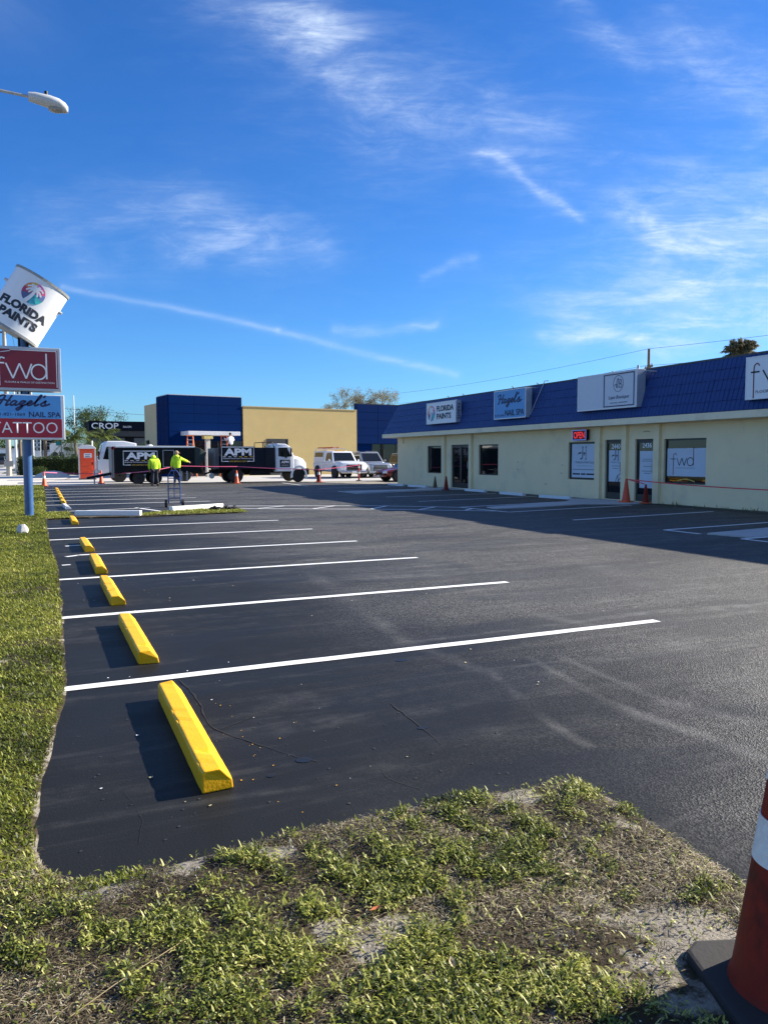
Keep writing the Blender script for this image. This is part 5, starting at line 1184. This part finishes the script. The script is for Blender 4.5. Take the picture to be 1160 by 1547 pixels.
for x, w_, zt in ((4.55, .96, 1.58), (4.9, .92, 1.50), (5.25, .84, 1.36), (5.42, .76, 1.16), (5.45, .72, .95)): hs_.append([(x, -w_, .62), (x, -w_, zt-.16), (x, -w_*.8, zt), (x, w_*.8, zt), (x, w_, zt-.16), (x, w_, .62)])
hood_.loft(hs_); hood_.build('hood', CARW, tk, bevel=.03, smooth=True, angle=50)
B().box(4.48, 4.56, -.9, .9, 1.60, 2.10).xf(Matrix.Translation((4.5, 0, 1.6)) @ Matrix.Rotation(R(-22), 4, 'Y') @ Matrix.Translation((-4.5, 0, -1.6))).build('windscreen', glass_dark('car_glass'), tk)
dr = panel('door', CARW, tk, (4.0, -1.0, 1.35), FACE_S, .86, 1.40, .016, bevel=.01)
B().prism([(3.66, 1.52), (3.66, 2.02), (4.18, 2.02), (4.42, 1.52), (4.1, 1.46)], 'y', -1.024, -1.0).build('side_window', glass_dark('car_glass'), dr)
panel('door_sign', NAVYP, dr, (4.05, -1.016, 1.10), FACE_S, .62, .42, .004); text('APM', 'door_lettering', INKW, dr, (4.05, -1.021, 1.18), FACE_S, .46, .15, bold=.04); strokes([[(-.22, 0), (.22, 0)]], 'door_print', INKW, dr, (4.05, -1.021, 1.0), FACE_S, .02)
B().box(4.08, 4.14, -1.12, -1.02, 1.40, 1.46).build('door_handle', BLACKP, dr)
for s_ in (-1, 1):
    B().box(4.34, 4.40, s_*1.22-.07, s_*1.22+.07, 1.50, 1.98).build('mirror', BLACKP, tk, bevel=.02); B().tube([(4.38, s_*1.0, 1.75), (4.38, s_*1.2, 1.75)], .015, 5).build('mirror_arm', BLACKP, tk)
    fe = B(); pts = [(4.86+.50*math.cos(R(a_)), .36+.62*math.sin(R(a_))) for a_ in range(-10, 191, 20)]+[(4.86+.40*math.cos(R(a_)), .36+.50*math.sin(R(a_))) for a_ in range(190, -11, -20)]
    fe.prism(pts, 'y', s_*1.06-.12, s_*1.06+.02); fe.build('fender', CARW, tk)
    wheel(tk, 4.86, s_*.92, .385, .27, RIMD, s_); wheel(tk, 1.15, s_*.86, .42, .42, RIMD, s_)
    B().box(5.30, 5.44, s_*.62-.13, s_*.62+.13, .98, 1.16).build('headlight', LAMPW, tk, bevel=.03)
    B().box(2.0, 3.2, s_*.75-.18, s_*.75+.18, .42, .74).build('side_tank' if s_ < 0 else 'tool_box', BLACKP, tk, bevel=.04)
B().box(5.10, 5.52, -1.06, 1.06, .42, .80).build('front_bumper', BLACKP, tk, bevel=.05); B().box(5.42, 5.47, -.5, .5, .85, 1.15).build('grille', CHROME, tk)
B().tube([(3.44, -.95, 2.0), (3.3, -.95, 2.35), (2.75, -.95, 2.32), (2.75, -.95, 2.02)], .03, 6).build('rack', BLACKP, tk); B().tube([(3.44, .95, 2.0), (3.3, .95, 2.35), (2.75, .95, 2.32), (2.75, .95, 2.02)], .03, 6).build('rack', BLACKP, tk)
for x, z in ((3.3, 2.35), (2.75, 2.32)): B().tube([(x, -.95, z), (x, .95, z)], .025, 6).build('rack', BLACKP, tk)
B().tube([(-.45, 0, .5), (-.1, 0, .62)], .05, 8).build('tow_hitch', BLACKP, tk); B().lathe([(.14, -.02), (.16, 0), (.14, .02)], 14, (-.2, -.9, .42), 'y').build('hose_coil', STEEL, tk)

# black box trailer
tl = thing('box_trailer', 'black asphalt trailer with white roof edge and APM sign behind the two workers', 'trailer', (3.55, 45.2, 0))
XL = 4.75
tb = B(); tb.box(0, XL, -1.0, 1.0, .62, 1.98); tb.build('body', BLACKP, tl, bevel=.02)
B().box(.15, XL-.35, -1.04, 1.04, 2.0, 2.10).build('roof_edge', WHITE, tl, bevel=.02)
B().box(-.04, .06, -1.06, 1.06, .35, 2.05).build('front_post', mat('grey_gate', (.14, .14, .15), .5), tl, bevel=.01)
sag = B(); sag.loft([[(XL-.36, -1.03, .9), (XL-.36, -1.05, 2.06), (XL-.36, 1.05, 2.06), (XL-.36, 1.03, .9)], [(XL-.05, -1.03, 1.0), (XL-.02, -1.06, 1.96), (XL-.02, 1.06, 1.96), (XL-.05, 1.03, 1.0)], [(XL+.18, -.98, 1.35), (XL+.30, -1.0, 1.74), (XL+.30, 1.0, 1.74), (XL+.18, .98, 1.35)]])
sag.build('tarp', mat('dark_green_tarp', (.030, .045, .038), .7, var=.2, bump=.6, bscale=6, bdist=.05), tl, bevel=.02)
apm_board(tl, (1.45, -1.02, 1.42), 1.86, .86)
frame_rect('side_door_frame', STEEL, tl, (2.95, -1.02, 1.40), FACE_S, .62, .95, .03, .012); panel('side_door', mat('dark_room', (.012, .012, .013), .9), tl, (2.95, -1.004, 1.40), FACE_S, .56, .89, .006)
for x in (1.35, 2.25):
    for s_ in (-1, 1): wheel(tl, x, s_*.92, .33, .24, RIMD, s_)
B().prism([(.9, .62), (2.7, .62), (2.62, .80), (.98, .80)], 'y', -1.12, -1.003).build('mudguard', BLACKP, tl)
B().prism([(-1.3, .28), (0, .52), (0, .66), (-1.3, .40)], 'y', -.35, .35).build('tongue', BLACKP, tl); B().tube([(-.9, -.2, .0), (-.9, -.2, .75)], .04, 8).build('jack', STEEL, tl); B().box(-1.0, -.8, -.3, -.1, 0, .02).build('jack_foot', STEEL, tl)
B().lathe([(.14, -.08), (.17, 0), (.10, .06), (.02, .08)], 12, (2.1, 0, 2.12)).build('roof_vent', WHITE, tl)
for x in (3.6, 3.9): B().box(x, x+.08, -1.08, -1.0, .12, .70).build('support_leg', STEEL, tl)
B().lathe([(.09, -.03), (.09, .03)], 10, (.02, -1.03, 1.98), 'y').build('marker_lamp', LAMPR, tl)
# white cab-over truck behind trailer
wv = thing('box_truck', 'white cab over truck facing left, parked just behind the black trailer', 'truck', (3.05, 49.2, 0))
cbv = B(); cbv.prism([(0, .5), (.05, 1.3), (.32, 2.32), (.55, 2.44), (1.5, 2.44), (2.2, 2.30), (2.2, .5)], 'y', -1.0, 1.0); cbv.build('cab', CARW, wv, bevel=.06, seg=3, smooth=True, angle=40)
B().prism([(.30, 1.38), (.50, 2.10), (1.02, 2.10), (1.02, 1.30)], 'y', -1.012, -.99).build('side_window', glass_dark('car_glass'), wv)
B().add([(.03, -.88, 1.38), (.03, .88, 1.38), (.27, .82, 2.22), (.27, -.82, 2.22)], [(0, 1, 2, 3)]).build('windscreen', glass_dark('car_glass'), wv)
B().box(.02, .10, -1.2, -1.08, 1.35, 1.85).build('mirror', BLACKP, wv, bevel=.03); B().box(2.3, 5.4, -1.05, 1.05, .8, 1.9).build('flat_body', BLACKP, wv, bevel=.03); B().box(.0, 6.2, -.4, .4, .45, .7).build('chassis', BLACKP, wv)
B().box(-.06, .12, -1.0, 1.0, .40, .75).build('front_bumper', STEEL, wv, bevel=.03); B().box(.9, 1.25, -1.02, -1.0, .95, 1.15).build('red_marking', LAMPR, wv)
for i in range(4): B().box(-.012, .04, -.8, .8, .82+i*.12, .87+i*.12).build('grille_bar', STEEL, wv)
for x in (1.2, 5.0):
    for s_ in (-1, 1): wheel(wv, x, s_*.9, .40, .26, RIM, s_)
# portable toilet
pt = thing('portable_toilet', 'orange portable toilet with a pale domed roof beside the hedge', 'portable toilet', (2.85, 55.6, 0), R(-3))
B().box(-.54, .54, -.54, .54, .05, 2.05).build('cabin', PORTA, pt, bevel=.05)
for x in (-.50, .50): B().box(x-.05, x+.05, -.57, -.54, .08, 2.0).build('corner_rib', mat('pale_trim', (.62, .52, .47), .5), pt, bevel=.01)
rs = []
for i in range(9):
    a_ = math.pi*i/8; rs.append((-.58*math.cos(a_), 2.05+.27*math.sin(a_)))
B().prism(rs, 'y', -.58, .58).build('roof', ROOFW, pt, bevel=.02)
B().tube([(.35, .35, 2.2), (.35, .35, 2.6)], .05, 8).build('vent_pipe', ROOFW, pt)
d_ = panel('door', PORTA, pt, (0, -.545, 1.05), FACE_S, .80, 1.80, .03, bevel=.02)
panel('door_label', WHITE, d_, (.05, -.577, 1.60), FACE_S, .48, .30, .004); strokes([[(-.18, .06), (.18, .06)], [(-.15, -.04), (.12, -.04)], [(-.18, -.10), (.18, -.10)]], 'label_print', NAVY, d_, (.05, -.582, 1.60), FACE_S, .035)
for z in (.35, .75, 1.15): panel('door_rib', PORTA, d_, (0, -.575, z), FACE_S, .62, .28, .025, bevel=.02)
B().box(.28, .36, -.62, -.57, 1.0, 1.15).build('latch', BLACKP, d_); B().box(-.56, .56, -.56, .56, 0, .07).build('skid', mat('grey_gate', (.14, .14, .15), .5), pt)

# ------------------------------------------------------------------ tan and blue building beyond the alley
YB = 60.0
tn = thing('tan_building', 'long tan stucco building with blue panelled entrance towers across the alley', 'building', (8.9, YB, 0), R(8.5))
B().box(5.95, 16.40, .0, 13.0, -.05, 5.46).build('wall', TAN, tn)
B().box(5.93, 16.38, -.06, .10, 5.46, 5.53).build('parapet_cap', mat('tan_cap_trim', (.42, .33, .18), .7), tn)
B().box(.02, 5.86, .08, 3.1, -.05, 6.18).build('entrance_tower', BLUEJ, tn)
B().box(.03, 5.94, 3.12, 6.7, -.05, 5.72).build('side_wall', TANS, tn)
for (x0, n_, w_) in ((.02, 3, 5.84/3),):
    for c in range(n_):
        for r_ in range(9):
            z0, z1 = r_*.687+.01, (r_+1)*.687-.01
            if c >= 0 and r_ < 4 and (c == 1 or (c == 2 and r_ < 4)) and r_ < 4: continue
            B().box(x0+c*w_+.008, x0+(c+1)*w_-.008, .03+random.uniform(0, .004), .078, z0, z1).build('wall_panel', BLUEP, tn, bevel=.006)
for c in range(3):
    for r_ in range(9): B().box(-.03, .018, .09+c*1.0, .09+(c+1)*1.0-.02, r_*.687+.01, (r_+1)*.687-.01).build('wall_panel', BLUEP, tn, bevel=.006)
B().box(1.95, 5.76, .04, .075, 0, 2.74).build('entrance_glass', GLASS, tn)
for x in (1.98, 2.9, 3.85, 4.8, 5.74): B().box(x-.03, x+.03, .0, .04, 0, 2.74).build('mullion', BRONZE, tn)
B().box(.02, 5.84, .079, 3.0, 6.18, 6.24).build('tower_cap', ALU, tn)
B().box(.9, 5.0, -1.75, .03, 3.12, 3.42).build('canopy', mat('pale_canopy', (.62, .63, .64), .6), tn, bevel=.02)
B().box(2.32, 2.64, -1.6, -1.3, 0, 3.12).build('canopy_post', mat('wrapped_post', (.60, .58, .50), .7, var=.2), tn, bevel=.02); B().box(2.14, 2.82, -1.72, -1.18, 2.85, 3.12).build('post_head', mat('yellow_wrap', (.55, .45, .15), .7, var=.2), tn)
dw = B().box(7.95, 9.83, -.02, .06, 0, 2.95).build('service_door', mat('dark_shutter', (.02, .022, .025), .5), tn)
for x in (7.95, 9.77): B().box(x, x+.06, -.05, -.02, 0, 2.95).build('door_jamb', BRONZE, dw)
B().box(12.9, 13.2, -.12, .0, 1.45, 1.62).build('wall_box', BRONZE, tn); B().box(-.14, .03, 5.4, 5.9, 2.55, 2.85).build('wall_lamp', BLACKP, tn, bevel=.02)
# right-hand blue tower
bt = B().box(16.41, 24.0, .05, .50, 2.6, 6.03).build('corner_tower', BLUEJ, tn); B().box(16.41, 24.0, .30, 6, -.05, 2.6).build('tower_base', BLUEJ, tn)
for c in range(4):
    for r_ in range(5): B().box(16.415+c*2.16+.012, 16.415+(c+1)*2.16-.012, .0, .048, 2.62+r_*.68+.012, 2.62+(r_+1)*.68-.012).build('wall_panel', BLUEP, tn, bevel=.006)
for r_ in range(4): B().box(16.425, 18.04, .22, .296, r_*.65+.01, (r_+1)*.65-.01).build('wall_panel', BLUEP, tn, bevel=.006)
B().box(18.09, 24.0, .24, .296, 0, 2.58).build('entrance_glass', GLASS, tn)
for x in (18.09, 19.3, 20.6, 22.0, 23.4): B().box(x-.03, x+.03, .18, .24, 0, 2.58).build('mullion', BRONZE, tn)
B().box(16.40, 24.0, .0, .52, 6.035, 6.10).build('tower_cap', BRONZE, tn)
# step ladders and scaffold board
def stepladder(label, x, y, rz):
    t = thing('step_ladder', label, 'ladder', (x, y, 0), rz)
    for s_ in (-1, 1):
        B().tube([(s_*.33, -.5, 0), (s_*.20, 0, 3.05)], .035, 6).build('rail', LADO, t); B().tube([(s_*.30, .6, 0), (s_*.20, .05, 3.05)], .025, 6).build('back_rail', LADO, t)
    for i in range(9): f = (i+1)/10; B().box(-.31+.11*f, .31-.11*f, -.55+.5*f, -.44+.5*f, 3.05*f-.015, 3.05*f+.015).build('rung', ALU, t)
    B().box(-.24, .24, -.1, .14, 3.03, 3.09).build('top_cap', LADO, t)
stepladder('orange step ladder under the left end of the white canopy', 10.1, 57.9, R(4)); stepladder('orange step ladder right of the canopy post, beside the worker in white', 12.62, 58.0, R(-8))
sc = thing('scaffold', 'work platform hidden behind the flatbed truck body', 'scaffold', (13.1, 58.0, 0))
B().box(-.55, .55, -.35, .35, 1.50, 1.55).build('platform', mat('plank_wood', (.35, .25, .14), .8), sc)
for x in (-.5, .5):
    for y in (-.3, .3): B().tube([(x, y, 0), (x, y, 1.5)], .025, 6).build('leg', STEEL, sc)

# ------------------------------------------------------------------ trees, hedge, palms
def leaf_cloud(name, mat_, parent, C, n, size, tone0=.5, spread=.2):
    C = np.asarray(C); P = C[rng.integers(0, len(C), n)]
    d = rng.normal(0, 1, (n, 3)); d /= np.linalg.norm(d, axis=1)[:, None]; P = P[:, :3]+d*(rng.random(n)**.5)[:, None]*C[0, 3] if C.shape[1] == 4 else P
    return blades(name, P, rng.uniform(0, 6.28, n), size*rng.uniform(.6, 1.4, n), size*.55*rng.uniform(.6, 1.3, n), rng.uniform(-.8, 1.2, n), tone0+rng.normal(0, spread, n), mat_, parent, broad=True)
def tree(name, label, loc, h, spread, leafmat, nleaf, lsize, bare=False, seed=1, crown0=.35, group=None, r0=.16):
    rr = random.Random(seed); t = thing(name, label, 'tree', loc, 0, group); b = B(); tips = []
    def grow(p, d, L, r_, lev):
        q = [p]; 
        for i in range(3):
            d = (d+Vector((rr.uniform(-.2, .2), rr.uniform(-.2, .2), rr.uniform(-.05, .15)))).normalized(); q.append(q[-1]+d*L/3)
        b.tube(q, [r_, r_*.88, r_*.75, r_*.6], 6 if lev < 2 else 4)
        if lev >= 4 or r_ < .008: tips.append((*q[-1], 1)); tips.append((*q[-2], 1)); return
        for i in range(rr.choice((2, 3, 3))):
            a = rr.uniform(0, 6.28); nd = (d*.9+Vector((math.cos(a)*.8*spread, math.sin(a)*.8*spread, rr.uniform(-.05, .45)))).normalized()
            grow(q[-1] if i else q[-1], nd, L*rr.uniform(.62, .85), r_*.58, lev+1)
        if lev >= 2: tips.append((*q[-1], 1))
    grow(Vector((0, 0, -.1)), Vector((0, 0, 1)), h*crown0, r0, 0)
    b.build('trunk', BARK, t, smooth=True)
    T = np.array(tips); T[:, 3] = lsize*3.2 if bare else h*.11
    leaf_cloud('crown', leafmat, t, T, nleaf, lsize); return t
tree('bare_tree', 'nearly leafless spreading tree rising behind the tan building, left of its companion', (31.4, 81, 0), 9.2, 1.35, LEAFG, 3500, .14, True, 3, .36, 'thin trees behind the tan building'); tree('bare_tree', 'fuller pale tree rising behind the blue corner tower', (37.6, 83, 0), 9.4, 1.3, LEAFG, 7000, .15, True, 8, .36, 'thin trees behind the tan building')
tree('street_tree', 'thin light green tree behind the dark salon building', (8.4, 122, 0), 8.6, 1.1, LEAF, 2600, .28, True, 12, .38); tree('street_tree', 'small loose tree left of the dark salon building', (5.9, 108, 0), 6.4, 1.2, LEAF, 3000, .26, True, 15, .38)
def palm(label, loc, h, fl, n, mat_, seed, r_=.13, name='palm_tree', droop=1.0, lw=.05):
    rr = random.Random(seed); t = thing(name, label, 'palm tree', loc); b = B(); q = [(.1*math.sin(i*.6), 0, h*i/8) for i in range(9)]; b.tube(q, [r_*1.3]+[r_]*7+[r_*.8], 8); b.build('trunk', BARK, t, smooth=True)
    P, yw, ln, wd, tl_, tn_ = [], [], [], [], [], []
    top = Vector(q[-1]); st = B()
    for i in range(n):
        a = i*2.399+rr.uniform(-.2, .2); el = rr.uniform(-.35, 1.25); L = fl*rr.uniform(.8, 1.1); pts = []
        for k in range(9):
            u_ = k/8; hh = math.cos(el)*L*u_; zz = math.sin(el)*L*u_-droop*.45*L*u_*u_; pts.append(top+Vector((math.cos(a)*hh, math.sin(a)*hh, zz)))
        st.tube(pts, [.022, .02, .018, .016, .014, .012, .01, .008, .004], 4)
        for k in range(1, 9):
            for m_ in range(3):
                for s_ in (-1, 1):
                    p = pts[k-1].lerp(pts[k], m_/3); P.append(tuple(p)); yw.append(a+s_*rr.uniform(.6, 1.0)); ln.append(fl*.30*(1-.5*abs(k/8-.45))); wd.append(lw); tl_.append(rr.uniform(-.75, .0)); tn_.append(rr.gauss(.5, .2))
    st.build('frond_stalks', mat('frond_stalk', (.14, .15, .04), .7), t)
    blades('crown', np.array(P), np.array(yw), np.array(ln), np.array(wd), np.array(tl_), np.array(tn_), mat_, t); return t
palm('green palm with arching fronds just behind the hedge and portable toilet', (3.05, 78, 0), 3.4, 2.4, 20, LEAFP, 2); palm('sunlit palm in front of the salon sign', (6.0, 84, 0), 3.7, 2.2, 16, LEAFP, 5)
palm('round pale headed palm showing above the blue roof on the right', (37.4, 33.0, 0), 7.55, 1.0, 130, LEAFG, 9, .18, droop=.5, lw=.07)
def hedge():
    t = thing('hedge', 'trimmed dark green hedge along the far edge of the alley', 'hedge', (.55, 71.5, 0)); 
    B().box(-2.2, 2.4, -.5, .6, 0, 1.35).build('core', mat('hedge_core', (.012, .02, .006), .95), t)
    n = 24000; P = np.stack([rng.uniform(-2.4, 2.6, n), rng.uniform(-.75, .8, n), rng.uniform(0, 1.55, n)], 1); k = (np.abs(P[:, 1]) > .5) | (P[:, 2] > 1.3) | (P[:, 0] < -2.1) | (P[:, 0] > 2.3); P = P[k]
    P += np.stack([0*P[:, 0], .08*np.sin(P[:, 0]*4), .07*np.sin(P[:, 0]*3.1)+.05*np.sin(P[:, 0]*9)], 1)*np.clip(P[:, 2:3], 0, 1); n = len(P)
    blades('foliage', P, rng.uniform(0, 6.28, n), rng.uniform(.06, .13, n), rng.uniform(.04, .07, n), rng.uniform(-.5, 1.3, n), .45+rng.normal(0, .22, n), LEAFD, t, broad=True)
    P2 = np.stack([rng.uniform(-.2, 2, 2500), rng.uniform(-1.5, -.6, 2500), rng.uniform(0, .5, 2500)], 1)
hedge()
def bush(label, loc, r_, h, n, mat_=LEAFD):
    t = thing('shrub', label, 'shrub', loc); P = rng.normal(0, 1, (n, 3)); P /= np.linalg.norm(P, axis=1)[:, None]; P *= (rng.random(n)**.35)[:, None]; P = P*np.array([r_, r_, h*.5])+np.array([0, 0, h*.5])
    B().tube([(0, 0, 0), (.1, 0, h*.5)], .04, 5).build('stem', BARK, t)
    blades('foliage', P, rng.uniform(0, 6.28, n), rng.uniform(.06, .14, n), rng.uniform(.03, .07, n), rng.uniform(-.4, 1.3, n), .5+rng.normal(0, .2, n), mat_, t, broad=True)
bush('low scrubby shrub at the foot of the hedge', (-.1, 69.6, 0), .7, .75, 1500)
bush('big dark green shrub rising behind the portable toilet', (4.6, 88, 0), 1.6, 3.7, 9000); bush('widest dark shrub in front of the salon, left of the tan side wall', (7.6, 91, 0), 2.5, 3.6, 12000); bush('dark shrub between the palm trunk and the milk truck', (2.6, 80.5, 0), 1.0, 2.6, 3500); bush('dark shrub against the salon wall beside the tan building', (11.2, 94, 0), 1.9, 3.3, 8000)
for i in range(1):
    o = B().loft([[(r_*math.cos(k*.628)*1.4, r_*math.sin(k*.628), z) for k in range(10)] for z, r_ in ((0, .95), (.2, .8), (.42, .45), (.5, .12))]).build('sand_pile', mat('pale_sand', (.55, .51, .44), .95, var=.15, bump=.5, bscale=10), None, smooth=True, angle=80); o.location = (.75, 62, 0); dress(o, 'low pale sand heap beyond the verge cone', 'sand pile')
sheet('sandy_shoulder', jag([(-3.3, 45.5), (-.6, 46.5), (1.6, 57), (2.2, 68), (-3.3, 70)], .5, .3), .006, mat('pale_sand', (.55, .51, .44), .95))

# ------------------------------------------------------------------ poles, wires, far signs
def upole(label, x, y, h, r_, mat_, arms=0, cat='utility pole', arm_z=None):
    t = thing('utility_pole', label, cat, (x, y, 0)); B().lathe([(r_*1.25, -.2), (r_*.8, h)], 10).build('shaft', mat_, t, smooth=True)
    for i in range(arms):
        z = (arm_z or h-.5)-i*.9; B().box(-1.0, 1.0, -.06, .06, z-.06, z+.06).build('crossarm', WOOD, t)
        for xx in (-.9, -.35, .35, .9): B().lathe([(.04, 0), (.055, .06), (.03, .14)], 8, (xx, 0, z+.06)).build('insulator', mat('insulator_grey', (.3, .3, .3), .3), t)
    return t
pA = upole('thick concrete utility pole beside the street, behind the pylon sign', -2.35, 69, 12, .17, CONCP, 1, arm_z=11.4); B().box(-.33, .33, -.28, -.2, .75, 1.2).build('guard_panel', mat('dull_guard', (.30, .30, .27), .7), pA)
upole('white metal pole right of the concrete utility pole', -2.2, 84, 9, .10, WHITE); upole('dark wooden utility pole under the pylon sign cabinet', -2.1, 97, 10, .16, WOOD, 1); upole('slim grey pole far down the street', -2.1, 118, 10, .16, STEEL)
upole('grey steel pole just right of the blue pylon pole', -.65, 80, 9, .13, STEEL); upole('short tan wooden pole in front of the salon roadside sign', .42, 78, 4.2, .16, WOOD); upole('tall slender mast above the palm', 4.2, 110, 9.6, .07, WHITE); 
pB = upole('weathered utility pole with a crossarm rising behind the blue roof', 42.4, 46.0, 9.6, .12, WOOD, 1, arm_z=8.2); pB.rotation_euler = (0, 0, R(62))
def wire(label, pts, r_=.012):
    P = []
    for a, c in zip(pts[:-1], pts[1:]):
        a, c = Vector(a), Vector(c); L = (c-a).length
        for i in range(12):
            u_ = i/12; p = a.lerp(c, u_); p.z -= L*.02*4*u_*(1-u_)*.6; P.append(p)
    P.append(Vector(pts[-1])); o = B().tube(P, r_, 4).build('power_line', mat('black_wire', (.03, .03, .035), .6)); dress(o, label, 'wire'); return o
wire('upper power line passing over the shop roof to the crossarm pole', [(48, 10, 10.0), (42.4, 46.0, 9.6), (41, 110, 10.4)]); wire('lower power line sagging behind the shop roof', [(47.5, 10, 8.4), (42.0, 46.0, 8.3), (40, 110, 9.0)])
wire('steep power line at the left edge above the paint can', [(-2.6, 5, 11.2), (-2.9, 69, 11.5), (-2.9, 140, 11)], .016); wire('second street power line behind the paint can', [(-1.9, 4, 10.2), (-1.8, 69, 11.5), (-1.6, 140, 10.5)], .016)
wire('thin far cable running across above the salon roof', [(-2.1, 97, 7.6), (24, 118, 7.6)], .02)
# roadside price sign
t = thing('price_sign', 'white petrol price sign panel seen beneath the pylon cabinet', 'sign', (-.33, 96, 0)); B().box(-.4, .4, -.12, .12, 1.0, 4.15).build('cabinet', WHITE, t, bevel=.03); B().box(-.08, .08, -.06, .06, 0, 1.0).build('post', STEEL, t)
panel('header', mat('pale_blue_header', (.25, .35, .55), .5), t, (0, -.12, 3.9), FACE_S, .72, .24, .01)
for i in range(3): panel('price_panel', mat('dark_price', (.05, .09, .09), .5), t, (0, -.12, 3.35-.45*i), FACE_S, .66, .36, .012); text(('8', '1', '8')[i], 'digit', INKW, t, (.0, -.134, 3.35-.45*i), FACE_S, .14, .26)
t = thing('roadside_sign', 'dark salon roadside sign with white lettering above a round emblem', 'sign', (.78, 92, 0)); B().box(-.66, .66, -.12, .12, 2.3, 4.0).build('cabinet', BLACKP, t, bevel=.03); B().box(-.55, .55, -.1, .1, .3, 2.25).build('base', WHITE, t)
text('CROP', 'lettering', INKW, t, (0, -.122, 3.78), FACE_S, 1.1, .28, bold=.01)
for z in (3.35, 3.05, 2.75): strokes([[(-.5, 0), (.45, 0)]], 'small_print', INKG, t, (0, -.122, z), FACE_S, .06)
strokes([cir(.32, 0, 1.85)], 'emblem_ring', mat('maroon_ink', (.16, .02, .04), .5), t, (0, -.102, 0), FACE_S, .07)
t = thing('street_sign', 'small teal street name sign on a dark post', 'street sign', (1.75, 76, 0)); B().lathe([(.06, 0), (.05, 4.2)], 8).build('post', mat('dark_green_post', (.02, .035, .03), .6), t); B().box(-.45, .02, -.02, .02, 2.55, 2.9).build('plate', mat('teal_plate', (.01, .20, .17), .4), t)
# milk truck
t = thing('delivery_truck', 'white delivery truck with black cow patches and MILK lettering behind the hedge', 'truck', (2.6, 88, 0)); B().box(-1.7, 1.5, -1, 1, .7, 2.95).build('box_body', WHITE, t, bevel=.03)
for (x, z, a_, c_) in ((-1.25, 1.6, .32, .5), (-.6, 1.75, .25, .35), (.65, 1.55, .45, .35), (1.25, 2.0, .18, .4), (-.1, 2.4, .3, .18)): B().poly([(x+a_*math.cos(k*.7)*(1+.3*math.sin(k*2.1+x*5)), -1.006, z+c_*math.sin(k*.7)) for k in range(9)]).build('cow_patch', INK, t)
text('MILK', 'lettering', INK, t, (.45, -1.0, 2.3), FACE_S, 1.15, .36, bold=.04)
B().prism([(1.55, .6), (1.55, 2.1), (2.1, 2.0), (2.5, 1.35), (2.7, 1.2), (2.7, .6)], 'y', -.95, .95).build('cab', WHITE, t, bevel=.04)
for x in (-1.0, 2.0):
    for s_ in (-1, 1): wheel(t, x, s_*.85, .4, .25, RIM, s_)
# salon building
cr = thing('salon_building', 'dark flat roofed salon building with white CROP letters on its fascia', 'building', (5.7, 100, 0)); B().box(0, 12, 0, 10, 0, 5.0).build('wall', mat('dark_salon_wall', (.014, .016, .018), .8, spec=.1), cr); B().box(-.3, 12.2, -.5, 10, 4.72, 5.85).build('fascia', mat('dark_navy_fascia', (.004, .007, .016), .7, spec=.08), cr); B().box(-.2, 12.1, -.4, -.02, 4.02, 4.70).build('grey_band', mat('grey_soffit', (.09, .085, .08), .8, spec=.1), cr)
text('CROP', 'lettering', INKW, cr, (1.55, -.5, 5.28), FACE_S, 3.1, .72, bold=.01); text('SALON', 'lettering', INKW, cr, (4.1, -.5, 5.2), FACE_S, .95, .24)
for x in (.8, 3.1, 4.0+1.6, 7.6): B().box(x-.7, x+.7, -.05, -.005, 2.85, 3.85).build('window', mat('blind_pane', (.11, .115, .12), .5), cr)
# street scene far left
car('sedan', 'dark car driving away down the street at the left edge', 'car', (-6.2, 145, 0), R(90), CARK, 'suv', 4.6, 1.8, 1.6, .35); car('sedan', 'pale car farther down the street', 'car', (-6.6, 190, 0), R(90), CARS, 'suv', 4.6, 1.8, 1.6, .35)
t = thing('far_building', 'low white building at the far end of the street', 'building', (-13, 230, 0)); B().box(-6, 8, 0, 12, 0, 3.6).build('wall', WHITE, t); B().box(-6.2, 8.2, -.2, 12.2, 3.6, 4.0).build('roof', CONC2, t); 
for x in (-4, 0, 4): B().box(x-1, x+1, -.06, -.005, 1, 2.6).build('window', GLASS, t)
def treeline():
    n = 9000; x = rng.uniform(-60, 25, n); P = np.stack([x, rng.uniform(285, 300, n), rng.uniform(0, 1, n)**.8*(7.5+2.5*np.sin(x*.3)+1.5*np.sin(x*.9))], 1)
    dress(blades('far_trees', P, rng.uniform(0, 6.28, n), rng.uniform(.8, 1.6, n), rng.uniform(.6, 1.1, n), rng.uniform(-.4, 1.2, n), .45+rng.normal(0, .2, n), LEAFD, broad=True), kind='stuff')
treeline()
